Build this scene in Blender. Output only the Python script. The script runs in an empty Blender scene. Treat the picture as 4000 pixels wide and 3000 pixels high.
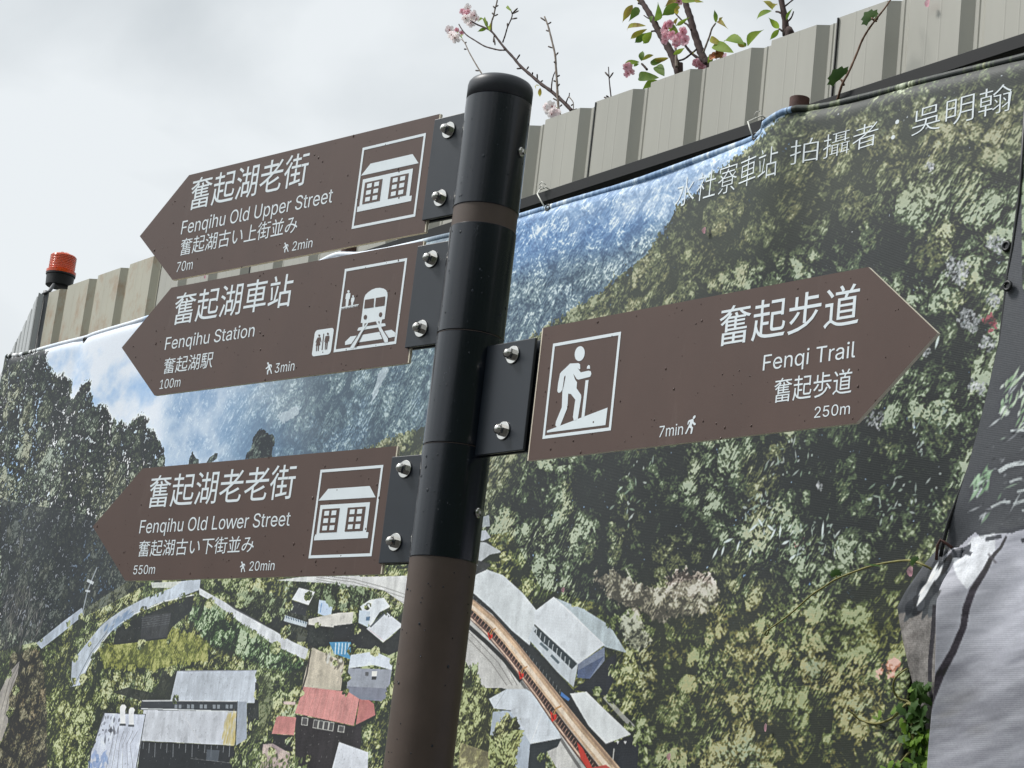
import bpy, bmesh, math, random
import numpy as np
from mathutils import Vector, Matrix
from mathutils.geometry import tessellate_polygon

random.seed(7)
RNG = np.random.default_rng(11)
SC = bpy.context.scene
COL = SC.collection

# ------------------------------------------------------------------ camera
CZ = 1.5                       # eye height above the ground
F, PW, PH = 8090.0, 4000.0, 3000.0
RT = Vector((0.99330834, -0.02671283, 0.11236086))
UP = Vector((-0.11549259, -0.22974702, 0.96637352))
FW = Vector((0.0, 0.97288372, 0.23129476))
cam = bpy.data.cameras.new('camera')
cam.sensor_width = 36
cam.lens = 36 * F / PW
cam.clip_start = 0.05
cam.clip_end = 3000
camo = bpy.data.objects.new('camera', cam)
COL.objects.link(camo)
camo.matrix_world = Matrix((
    (RT.x, UP.x, -FW.x, 0), (RT.y, UP.y, -FW.y, 0), (RT.z, UP.z, -FW.z, CZ), (0, 0, 0, 1)))
SC.camera = camo

# ------------------------------------------------------------------ light
SUN = Vector((-0.66, 0.12, 0.74)).normalized()
elev = math.asin(SUN.z)
azim = math.atan2(SUN.x, SUN.y)
world = bpy.data.worlds.new('World')
SC.world = world
world.use_nodes = True
nt = world.node_tree
nt.nodes.clear()
N = nt.nodes.new
L = nt.links.new
out = N('ShaderNodeOutputWorld')
sky = N('ShaderNodeTexSky')
sky.sky_type = 'NISHITA'
sky.sun_disc = False
sky.sun_elevation = elev
sky.sun_rotation = azim
bg1 = N('ShaderNodeBackground')
bg1.inputs[1].default_value = 0.1
L(sky.outputs[0], bg1.inputs[0])
tc = N('ShaderNodeTexCoord')
mp = N('ShaderNodeMapping')
mp.inputs['Scale'].default_value = (1.0, 1.0, 1.9)
mp.inputs['Location'].default_value = (0.33, 0.1, 0.0)
L(tc.outputs['Generated'], mp.inputs[0])
nz = N('ShaderNodeTexNoise')
nz.inputs['Scale'].default_value = 4.2
nz.inputs['Detail'].default_value = 6
nz.inputs['Roughness'].default_value = 0.47
nz.inputs['Distortion'].default_value = 0.35
L(mp.outputs[0], nz.inputs['Vector'])
rp = N('ShaderNodeValToRGB')
rp.color_ramp.elements[0].position = 0.40
rp.color_ramp.elements[0].color = (0.63, 0.675, 0.70, 1)
rp.color_ramp.elements[1].position = 0.64
rp.color_ramp.elements[1].color = (0.88, 0.92, 0.94, 1)
L(nz.outputs['Fac'], rp.inputs[0])
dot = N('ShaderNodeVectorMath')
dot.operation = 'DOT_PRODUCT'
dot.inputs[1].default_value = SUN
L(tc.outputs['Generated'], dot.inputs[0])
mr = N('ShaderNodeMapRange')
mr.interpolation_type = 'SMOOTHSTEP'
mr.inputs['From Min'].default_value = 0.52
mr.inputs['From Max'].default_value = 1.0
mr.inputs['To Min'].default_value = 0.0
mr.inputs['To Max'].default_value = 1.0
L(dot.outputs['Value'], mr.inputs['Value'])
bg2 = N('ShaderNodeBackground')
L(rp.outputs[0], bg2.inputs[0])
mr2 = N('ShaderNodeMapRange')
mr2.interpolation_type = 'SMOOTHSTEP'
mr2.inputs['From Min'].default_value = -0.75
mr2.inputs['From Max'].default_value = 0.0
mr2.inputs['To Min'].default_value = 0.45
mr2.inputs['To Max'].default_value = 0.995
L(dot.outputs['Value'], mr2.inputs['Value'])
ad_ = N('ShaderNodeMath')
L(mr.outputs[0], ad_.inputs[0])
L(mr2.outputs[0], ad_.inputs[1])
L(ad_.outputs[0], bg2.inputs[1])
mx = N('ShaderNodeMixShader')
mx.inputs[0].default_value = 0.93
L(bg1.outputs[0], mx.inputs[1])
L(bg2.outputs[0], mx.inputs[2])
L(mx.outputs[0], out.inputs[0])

sl = bpy.data.lights.new('sun', 'SUN')
sl.energy = 3.1
sl.angle = math.radians(11)
sl.color = (1.0, 0.965, 0.92)
slo = bpy.data.objects.new('sun', sl)
COL.objects.link(slo)
slo.rotation_euler = (-SUN).to_track_quat('-Z', 'Y').to_euler()
slo.location = (-6, -3, 9)

SC.view_settings.view_transform = 'Standard'
SC.view_settings.look = 'None'
SC.view_settings.exposure = 0.0
SC.view_settings.gamma = 1.0

# ------------------------------------------------------------------ helpers
def ray(px, py):
    return FW + RT * ((px - PW / 2) / F) - UP * ((py - PH / 2) / F)

def lin(c):
    return tuple((v / 255 / 12.92) if v / 255 <= 0.04045 else ((v / 255 + 0.055) / 1.055) ** 2.4 for v in c)

def tag(o, label=None, cat=None, group=None, kind=None):
    if label: o['label'] = label
    if cat: o['category'] = cat
    if group: o['group'] = group
    if kind: o['kind'] = kind
    return o

def empty(name, loc=(0, 0, 0), rz=0.0):
    o = bpy.data.objects.new(name, None)
    o.empty_display_size = 0.1
    o.location = loc
    o.rotation_euler = (0, 0, rz)
    COL.objects.link(o)
    return o

class MB:
    def __init__(s):
        s.v, s.f, s.m, s.sm = [], [], [], []
    def add(s, vs, fs, mi=0, smooth=False):
        b = len(s.v)
        s.v += [tuple(v) for v in vs]
        for f in fs:
            s.f.append(tuple(b + i for i in f))
            s.m.append(mi)
            s.sm.append(smooth)
    def box(s, a, b, mi=0):
        x0, y0, z0 = a
        x1, y1, z1 = b
        s.add([(x0, y0, z0), (x1, y0, z0), (x1, y1, z0), (x0, y1, z0), (x0, y0, z1), (x1, y0, z1), (x1, y1, z1), (x0, y1, z1)],
              [(3, 2, 1, 0), (4, 5, 6, 7), (0, 1, 5, 4), (1, 2, 6, 5), (2, 3, 7, 6), (3, 0, 4, 7)], mi)
    def tube(s, pts, rad, seg=8, mi=0, caps=True):
        pts = [Vector(p) for p in pts]
        n = len(pts)
        if not hasattr(rad, '__len__'): rad = [rad] * n
        vs, fs = [], []
        ref = None
        for i, p in enumerate(pts):
            t = (pts[min(i + 1, n - 1)] - pts[max(i - 1, 0)])
            if t.length < 1e-9: t = Vector((0, 0, 1))
            t.normalize()
            if ref is None:
                ref = t.orthogonal()
            u = ref - t * ref.dot(t)
            if u.length < 1e-6: u = t.orthogonal()
            u.normalize()
            ref = u
            w = t.cross(u)
            for k in range(seg):
                a = 2 * math.pi * k / seg
                vs.append(p + (u * math.cos(a) + w * math.sin(a)) * rad[i])
        for i in range(n - 1):
            for k in range(seg):
                k2 = (k + 1) % seg
                fs.append((i * seg + k, i * seg + k2, (i + 1) * seg + k2, (i + 1) * seg + k))
        s.add(vs, fs, mi, True)
        if caps:
            b = len(s.v) - len(vs)
            s.f.append(tuple(b + k for k in reversed(range(seg)))); s.m.append(mi); s.sm.append(False)
            s.f.append(tuple(b + (n - 1) * seg + k for k in range(seg))); s.m.append(mi); s.sm.append(False)
    def lathe(s, prof, seg=48, mi=0, M=None, smooth=True):
        vs, fs = [], []
        for (r, z) in prof:
            for k in range(seg):
                a = 2 * math.pi * k / seg
                v = Vector((r * math.cos(a), r * math.sin(a), z))
                vs.append(M @ v if M else v)
        for i in range(len(prof) - 1):
            for k in range(seg):
                k2 = (k + 1) % seg
                fs.append((i * seg + k, i * seg + k2, (i + 1) * seg + k2, (i + 1) * seg + k))
        s.add(vs, fs, mi, smooth)
    def poly(s, pts3, mi=0):
        """one flat filled outline (list of 3-D points)"""
        pv = [Vector(p) for p in pts3]
        tris = tessellate_polygon([pv])
        nn = Vector((0, 0, 0))
        for t in tris:
            nn += (pv[t[1]] - pv[t[0]]).cross(pv[t[2]] - pv[t[0]])
        fs = [tuple(t) for t in tris]
        s.add(pts3, fs, mi)
    def build(s, name, mats, parent=None, sharp=None):
        me = bpy.data.meshes.new(name)
        me.from_pydata(s.v, [], s.f)
        for m in (mats if isinstance(mats, (list, tuple)) else [mats]):
            me.materials.append(m)
        me.polygons.foreach_set('material_index', s.m)
        me.polygons.foreach_set('use_smooth', s.sm)
        if sharp is not None:
            me.set_sharp_from_angle(angle=math.radians(sharp))
        me.update()
        o = bpy.data.objects.new(name, me)
        COL.objects.link(o)
        if parent: o.parent = parent
        return o

def mat(name, col, rough=0.5, metal=0.0, spec=0.5, var=0.0, vscale=20.0, bump=0.0, bscale=200.0, stretch=(1, 1, 1), coat=0.0):
    """principled material with a procedural colour variation and bump"""
    m = bpy.data.materials.new(name)
    m.use_nodes = True
    t = m.node_tree
    b = t.nodes['Principled BSDF']
    b.inputs['Base Color'].default_value = (*col, 1)
    b.inputs['Roughness'].default_value = rough
    b.inputs['Metallic'].default_value = metal
    b.inputs['Specular IOR Level'].default_value = spec
    b.inputs['Coat Weight'].default_value = coat
    if var or bump:
        c = t.nodes.new('ShaderNodeTexCoord')
        mpn = t.nodes.new('ShaderNodeMapping')
        mpn.inputs['Scale'].default_value = stretch
        t.links.new(c.outputs['Object'], mpn.inputs[0])
    if var:
        n = t.nodes.new('ShaderNodeTexNoise')
        n.inputs['Scale'].default_value = vscale
        n.inputs['Detail'].default_value = 6
        n.inputs['Roughness'].default_value = 0.65
        t.links.new(mpn.outputs[0], n.inputs['Vector'])
        r = t.nodes.new('ShaderNodeValToRGB')
        r.color_ramp.elements[0].position = 0.3
        r.color_ramp.elements[1].position = 0.7
        r.color_ramp.elements[0].color = (*[max(0, v * (1 - var)) for v in col], 1)
        r.color_ramp.elements[1].color = (*[min(1, v * (1 + var)) for v in col], 1)
        t.links.new(n.outputs['Fac'], r.inputs[0])
        t.links.new(r.outputs[0], b.inputs['Base Color'])
        mm = t.nodes.new('ShaderNodeMapRange')
        mm.inputs['To Min'].default_value = max(0.02, rough - 0.08)
        mm.inputs['To Max'].default_value = min(1, rough + 0.08)
        t.links.new(n.outputs['Fac'], mm.inputs['Value'])
        t.links.new(mm.outputs[0], b.inputs['Roughness'])
    if bump:
        n2 = t.nodes.new('ShaderNodeTexNoise')
        n2.inputs['Scale'].default_value = bscale
        n2.inputs['Detail'].default_value = 3
        t.links.new(mpn.outputs[0], n2.inputs['Vector'])
        bp = t.nodes.new('ShaderNodeBump')
        bp.inputs['Strength'].default_value = bump
        bp.inputs['Distance'].default_value = 0.001
        t.links.new(n2.outputs['Fac'], bp.inputs['Height'])
        t.links.new(bp.outputs[0], b.inputs['Normal'])
    return m

M_BROWN = mat('board_brown', lin((85, 66, 59)), 0.42, spec=0.36, var=0.09, vscale=7, stretch=(1, 1, .45), bump=0.12, bscale=900)
M_EDGE = mat('board_edge', lin((226, 216, 196)), 0.45, var=0.06)
M_WHITE = mat('film_white', lin((224, 233, 238)), 0.5, var=0.03, vscale=30)
M_POLE = mat('pole_brown', lin((82, 70, 63)), 0.45, spec=0.35, var=0.12, vscale=14, bump=0.15, bscale=700)
M_NAVY = mat('sleeve_navy', lin((15, 21, 31)), 0.19, spec=0.55, var=0.18, vscale=9, bump=0.10, bscale=500, stretch=(1, 1, 0.35))
def scuff(m, col, lo, hi, scale, amt, stretch=(1, 1, .5)):
    t = m.node_tree
    b = t.nodes['Principled BSDF']
    src = b.inputs['Base Color'].links[0].from_socket
    c = t.nodes.new('ShaderNodeTexCoord'); mpn = t.nodes.new('ShaderNodeMapping')
    mpn.inputs['Scale'].default_value = stretch
    t.links.new(c.outputs['Object'], mpn.inputs[0])
    n = t.nodes.new('ShaderNodeTexNoise')
    n.inputs['Scale'].default_value = scale; n.inputs['Detail'].default_value = 10; n.inputs['Roughness'].default_value = .7
    t.links.new(mpn.outputs[0], n.inputs['Vector'])
    r = t.nodes.new('ShaderNodeMapRange')
    r.inputs['From Min'].default_value = lo; r.inputs['From Max'].default_value = hi; r.inputs['To Max'].default_value = amt
    t.links.new(n.outputs['Fac'], r.inputs['Value'])
    mi = t.nodes.new('ShaderNodeMix'); mi.data_type = 'RGBA'
    mi.inputs[7].default_value = (*col, 1)
    t.links.new(r.outputs[0], mi.inputs[0]); t.links.new(src, mi.inputs[6]); t.links.new(mi.outputs[2], b.inputs['Base Color'])
scuff(M_NAVY, lin((120, 126, 132)), .66, .74, 34, .5)
scuff(M_POLE, lin((120, 108, 98)), .64, .76, 26, .4)
scuff(M_BROWN, lin((122, 108, 102)), .60, .80, 11, .30, (1, 1, .25))
M_NAVYP = mat('bracket_navy', lin((26, 33, 42)), 0.38, spec=0.5, var=0.10, vscale=25, bump=0.08, bscale=500)
M_STEEL = mat('stainless', (0.60, 0.585, 0.555), 0.2, metal=1.0, var=0.05, vscale=90)
M_BLACK = mat('black_plastic', lin((24, 26, 29)), 0.45, var=0.2, vscale=30)
M_RAIL = mat('rail_black', lin((26, 28, 30)), 0.6, spec=0.25, var=0.25, vscale=14)
M_RUST = mat('rusty_steel', lin((84, 58, 52)), 0.8, var=0.35, vscale=35, bump=0.5, bscale=160)
M_TIE = mat('tie_white', lin((215, 215, 208)), 0.5, var=0.05)
M_GALV = mat('galvanised', lin((96, 98, 100)), 0.5, metal=0.3, var=0.25, vscale=20)
M_ASPH = mat('asphalt', (0.055, 0.055, 0.055), 0.9, var=0.3, vscale=8, bump=0.6, bscale=60)
M_BARK = mat('cherry_bark', lin((66, 50, 48)), 0.85, var=0.35, vscale=60, bump=0.7, bscale=260)
M_TWIG = mat('grey_twig', lin((140, 128, 118)), 0.85, var=0.3, vscale=60, bump=0.5, bscale=260)
M_BUD = mat('bud_brown', lin((80, 68, 62)), 0.8, var=0.2, vscale=80)
M_STEM = mat('vine_stem', lin((112, 84, 66)), 0.7, var=0.2, vscale=60)
M_STEMG = mat('green_stem', lin((132, 128, 74)), 0.7, var=0.2, vscale=60)
M_CALYX = mat('calyx_red', lin((176, 84, 80)), 0.7, var=0.2, vscale=80)

def leafmat(name, col, col2, trans=0.45):
    m = bpy.data.materials.new(name)
    m.use_nodes = True
    t = m.node_tree
    b = t.nodes['Principled BSDF']
    b.inputs['Roughness'].default_value = 0.6
    b.inputs['Specular IOR Level'].default_value = 0.3
    oi = t.nodes.new('ShaderNodeTexNoise')
    oi.inputs['Scale'].default_value = 26
    oi.inputs['Detail'].default_value = 4
    c = t.nodes.new('ShaderNodeTexCoord')
    t.links.new(c.outputs['Object'], oi.inputs['Vector'])
    r = t.nodes.new('ShaderNodeValToRGB')
    r.color_ramp.elements[0].position = 0.38
    r.color_ramp.elements[1].position = 0.62
    r.color_ramp.elements[0].color = (*col, 1)
    r.color_ramp.elements[1].color = (*col2, 1)
    t.links.new(oi.outputs['Fac'], r.inputs[0])
    t.links.new(r.outputs[0], b.inputs['Base Color'])
    tr = t.nodes.new('ShaderNodeBsdfTranslucent')
    t.links.new(r.outputs[0], tr.inputs[0])
    mxn = t.nodes.new('ShaderNodeMixShader')
    mxn.inputs[0].default_value = trans
    t.links.new(b.outputs[0], mxn.inputs[1])
    t.links.new(tr.outputs[0], mxn.inputs[2])
    t.links.new(mxn.outputs[0], t.nodes['Material Output'].inputs[0])
    return m

M_LEAF = leafmat('leaf_green', lin((128, 160, 58)), lin((152, 176, 72)), .55)
M_LEAFD = leafmat('leaf_dark', lin((92, 124, 50)), lin((112, 140, 60)), 0.45)
M_LEAFY = leafmat('leaf_young', lin((172, 176, 66)), lin((164, 136, 74)), 0.55)
M_PETAL = leafmat('petal_white', lin((252, 248, 247)), lin((250, 238, 240)), 0.5)
M_PINK = leafmat('petal_pink', lin((242, 204, 214)), lin((232, 176, 192)), 0.4)
M_IVY = leafmat('ivy_leaf', lin((58, 88, 40)), lin((74, 104, 48)), 0.3)
M_IVYB = leafmat('ivy_bright', lin((104, 140, 48)), lin((124, 156, 60)), 0.4)

def drop_mat(name, col, trans):
    m = mat(name, col, 0.2, spec=0.45)
    b = m.node_tree.nodes['Principled BSDF']
    b.inputs['Transmission Weight'].default_value = trans
    b.inputs['IOR'].default_value = 1.33
    return m
M_DROP = drop_mat('drop_on_brown', lin((84, 68, 63)), 0.0)
M_DROPD = drop_mat('drop_on_dark', lin((70, 76, 84)), 0.5)

# ------------------------------------------------------------------ ground
g = MB()
g.add([(-400, -400, 0), (400, -400, 0), (400, 400, 0), (-400, 400, 0)], [(0, 1, 2, 3)])
tag(g.build('ground', M_ASPH), kind='structure')

# unseen ring of wooded slopes, added to darken reflections and cut the sky light
M_SLOPE = mat('added_wooded_slope', (0.035, 0.05, 0.025), 0.95, spec=0.1, var=0.5, vscale=0.35, bump=1.0, bscale=1.5)
g = MB()
vs_, fs_ = [], []
na, nr = 180, 10
for i in range(na + 1):
    a = math.radians(-5 - 360 * i / na)          # from the right, round the back, to the left
    back = math.sin(math.pi * min(1, i / (na * .38))) ** .7
    ang = math.radians(6 + 20 * back + 1.6 * math.sin(i * .9) + 1.0 * math.sin(i * 2.3))
    for k in range(nr + 1):
        t = k / nr
        r = 38 + 50 * t
        h = r * math.tan(ang) * (t ** .8) + CZ * t + 1.2 * math.sin(i * 1.7 + k * 2.1) * t
        vs_.append((r * math.cos(a), r * math.sin(a), max(-.05, h) - .02))
for i in range(na):
    for k in range(nr):
        q = i * (nr + 1) + k
        fs_.append((q, q + nr + 1, q + nr + 2, q + 1))
g.add(vs_, fs_, 0, True)
tag(g.build('added_hill', M_SLOPE), kind='structure')

# ------------------------------------------------------------------ fence frame (s along the fence, off out from it, z up)
DF = Vector((0.5917, -0.8061, 0)).normalized()
NF = Vector((DF.y, -DF.x, 0))
ZT = CZ + 1.85
O0 = Vector((0.176 * 1.85, 2.412 * 1.85, 0))

def fpt(s, off, z):
    return O0 + DF * s + NF * off + Vector((0, 0, z))

def fs(px, py, off):
    """photo direction -> (s, z) on the plane `off` in front of the fence"""
    r = ray(px, py)
    o = O0 + NF * off
    t = o.dot(NF) / r.dot(NF)
    P = r * t
    return ((P - o).dot(DF), P.z + CZ)

def f3(px, py, off):
    s, z = fs(px, py, off)
    return fpt(s, off, z)

# ---- painted corrugated sheet material, rust mottling where the sheets are weathered
def sheet_mat(name, col, rust):
    m = mat(name, col, 0.42, spec=0.4, var=0.07, vscale=6, bump=0.05, bscale=30, stretch=(1, 1, 0.14))
    t = m.node_tree
    b = t.nodes['Principled BSDF']
    src = b.inputs['Base Color'].links[0].from_socket
    c = t.nodes.new('ShaderNodeTexCoord')
    mpn = t.nodes.new('ShaderNodeMapping')
    mpn.inputs['Scale'].default_value = (1, 1, 0.7)
    t.links.new(c.outputs['Object'], mpn.inputs[0])
    n = t.nodes.new('ShaderNodeTexNoise')
    n.inputs['Scale'].default_value = 13
    n.inputs['Detail'].default_value = 9
    n.inputs['Roughness'].default_value = 0.72
    t.links.new(mpn.outputs[0], n.inputs['Vector'])
    r = t.nodes.new('ShaderNodeMapRange')
    r.inputs['From Min'].default_value = 0.72 - 0.22 * rust
    r.inputs['From Max'].default_value = 0.88 - 0.16 * rust
    r.inputs['To Max'].default_value = 0.75 if rust else 0.25
    t.links.new(n.outputs['Fac'], r.inputs['Value'])
    mi = t.nodes.new('ShaderNodeMix')
    mi.data_type = 'RGBA'
    mi.inputs[7].default_value = (*lin((150, 104, 58)), 1)
    t.links.new(r.outputs[0], mi.inputs[0])
    t.links.new(src, mi.inputs[6])
    t.links.new(mi.outputs[2], b.inputs['Base Color'])
    return m

M_SHEET = sheet_mat('sheet_beige', lin((168, 167, 158)), 0.0)
M_SHEETR = sheet_mat('sheet_rusty', lin((174, 171, 155)), 1.0)
M_SHEETG = sheet_mat('sheet_grey', lin((172, 175, 175)), 0.0)

PIT = 0.2008
def profile(k):
    """corner list (s, off) of rib k; its right corner is at s = k*PIT"""
    e = k * PIT
    pan = 0.1365
    if k >= 900:                      # the older, wider-ribbed sheet at the corner
        e = -2.607 - .236 * (903 - k)
        pan = 0.168
    a = e - pan
    pts = [(a, 0)]
    for q in (0.36, 0.62):
        c = a + pan * q
        pts += [(c - 0.0028, 0), (c, 0.0005), (c + 0.0028, 0)]
    pts += [(e, 0), (e + 0.022, -0.0186), (e + 0.031, -0.0186), (e + 0.0335, -0.0165), (e + 0.036, -0.0186), (e + 0.0435, -0.0186)]
    return pts

fence = empty('hoarding_fence', fpt(-1.2, 0, 0))
tag(fence, 'tall beige corrugated metal hoarding fence running behind the signpost and banner', 'fence')
bpy.context.view_layer.update()
def loc(o, v):
    return o.matrix_world.inverted() @ Vector(v)

def sheet(k0, k1, D, NN, O, m, lift=0.0, start=None, end=None, label=None):
    pr = []
    for k in range(k0, k1 + 1):
        pr += profile(k)
    pr.append((pr[-1][0] + 0.0205, 0))          # laps on to the next pan
    if start is not None: pr = [(start, 0)] + [p for p in pr if p[0] > start + 0.002]
    b = MB()
    base = O
    off = lift
    th = 0.0012
    zz = [0.02, 0.8, 1.6, 2.4, ZT]
    vs = []
    for z in zz:
        for (s, o) in pr:
            vs.append(loc(fence, base + D * s + NN * (o + off) + Vector((0, 0, z))))
    n = len(pr)
    fsx = []
    for j in range(len(zz) - 1):
        for i in range(n - 1):
            fsx.append((j * n + i, j * n + i + 1, (j + 1) * n + i + 1, (j + 1) * n + i))
    vb = [loc(fence, base + D * s + NN * (o + off - th) + Vector((0, 0, z))) for z in zz for (s, o) in pr]
    m0 = len(vs)
    fb = [tuple(m0 + i for i in reversed(f)) for f in fsx]
    top = [((len(zz) - 1) * n + i, (len(zz) - 1) * n + i + 1, m0 + (len(zz) - 1) * n + i + 1, m0 + (len(zz) - 1) * n + i) for i in range(n - 1)]
    b.add(vs + vb, fsx + fb + top)
    o = b.build('corrugated_sheet', m, fence)
    if label: o['label'] = label
    return o

groups = [(7, 10), (3, 6), (-1, 2)]
kk = 7
for i in range(-3, 6):
    k1 = 2 - 4 * i + 4
    k0 = k1 - 3
    left = k1 <= -13
    if left: k0, k1 = 900, 903
    if k1 <= -17: break
    sheet(k0, k1, DF, NF, O0, M_SHEETR if left else M_SHEET, lift=0.002 * (i % 2), start=-3.40 if left else None,
          label='rust stained corrugated sheet beside the warning light' if left else None)
# behind each seam a dark steel post
for k in (18, 14, 10, 6, 2, -2, -6, -10, -14):
    s = k * PIT + 0.066
    b = MB()
    for (a, c) in ((-0.02, 0.02),):
        p0 = [fpt(s + a, -0.024, 0.0), fpt(s + c, -0.024, 0.0), fpt(s + c, -0.064, 0.0), fpt(s + a, -0.064, 0.0)]
        p1 = [p + Vector((0, 0, ZT - 0.05)) for p in p0]
        b.add([loc(fence, p) for p in p0 + p1], [(0, 1, 5, 4), (1, 2, 6, 5), (2, 3, 7, 6), (3, 0, 4, 7), (4, 5, 6, 7)])
    b.build('fence_post', M_GALV, fence)
# black strip standing in for the shaded gap of each visible seam
for k in (18, 14, 10, 6, 2, -2, -6, -10):
    s = k * PIT + 0.0625
    b = MB()
    p = [fpt(s, 0.0045, 0.03), fpt(s + 0.0026, 0.0045, 0.03), fpt(s + 0.0026, 0.0045, ZT - 0.002), fpt(s, 0.0045, ZT - 0.002)]
    q = [v - NF * 0.012 for v in p]
    b.add([loc(fence, v) for v in p + q], [(0, 1, 2, 3), (7, 6, 5, 4), (0, 3, 7, 4), (1, 5, 6, 2), (3, 2, 6, 7)])
    b.build('seam_strip', M_BLACK, fence)
# return leg of the fence, running away from the corner
D2 = Vector((0.2936, -0.956, 0)).normalized()
N2 = Vector((D2.y, -D2.x, 0))
O2 = Vector((-1.748, 7.281, 0))
for i in range(6):
    sheet(-3 - 4 * i, 0 - 4 * i, D2, N2, O2, M_SHEETG, lift=0.002 * (i % 2), label='grey corrugated sheet of the fence leg turning away')

# ------------------------------------------------------------------ rail and posts that carry the banner
rail = empty('banner_rail', fpt(-1, 0.04, 0))
bpy.context.view_layer.update()
tag(rail, 'long black steel rail along the fence just above the banner', 'rail')
def railz(s): return CZ + 1.6125 + 0.0165 * (s + 0.5)
b = MB()
ss_ = list(np.linspace(-3.1, 3.7, 18))
ring_ = [(.026, -.016), (.0275, -.0175), (.0525, -.0175), (.054, -.016), (.054, .0100), (.0525, .0115), (.0275, .0115), (.026, .0100)]
vs_ = [loc(rail, fpt(s, o, railz(s) + dz)) for s in ss_ for (o, dz) in ring_]
n_ = len(ring_)
fs_ = [(i * n_ + k, i * n_ + (k + 1) % n_, (i + 1) * n_ + (k + 1) % n_, (i + 1) * n_ + k) for i in range(len(ss_) - 1) for k in range(n_)]
b.add(vs_, fs_ + [tuple(range(n_)), tuple(reversed(range((len(ss_) - 1) * n_, len(ss_) * n_)))])
b.build('bar', M_RAIL, rail)
for s in (-2.4, -1.35, -0.05, 1.3, 2.7):
    b = MB()
    b.tube([loc(rail, fpt(s, -0.02, railz(s))), loc(rail, fpt(s, 0.027, railz(s)))], 0.008, 8)
    b.build('bracket', M_RAIL, rail)

def support_post(px, py, label):
    s, z = fs(px, py, 0.083)
    o = empty('support_post', fpt(s, 0.083, 0))
    tag(o, label, 'post', 'rusty posts behind the banner')
    b = MB()
    h = z + .014
    b.lathe([(0.021, 0), (0.021, h), (0.0175, h), (0.0175, h - 0.08), (0.0, h - 0.08)], 24)
    b.build('pipe', M_RUST, o, 40)
    return s, z
PS1 = support_post(3122, 410, 'rusty brown pipe end sticking up behind the banner edge right of the signpost')
PS2 = support_post(1362, 982, 'rusty brown pipe end seen between the two upper left sign boards')

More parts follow.
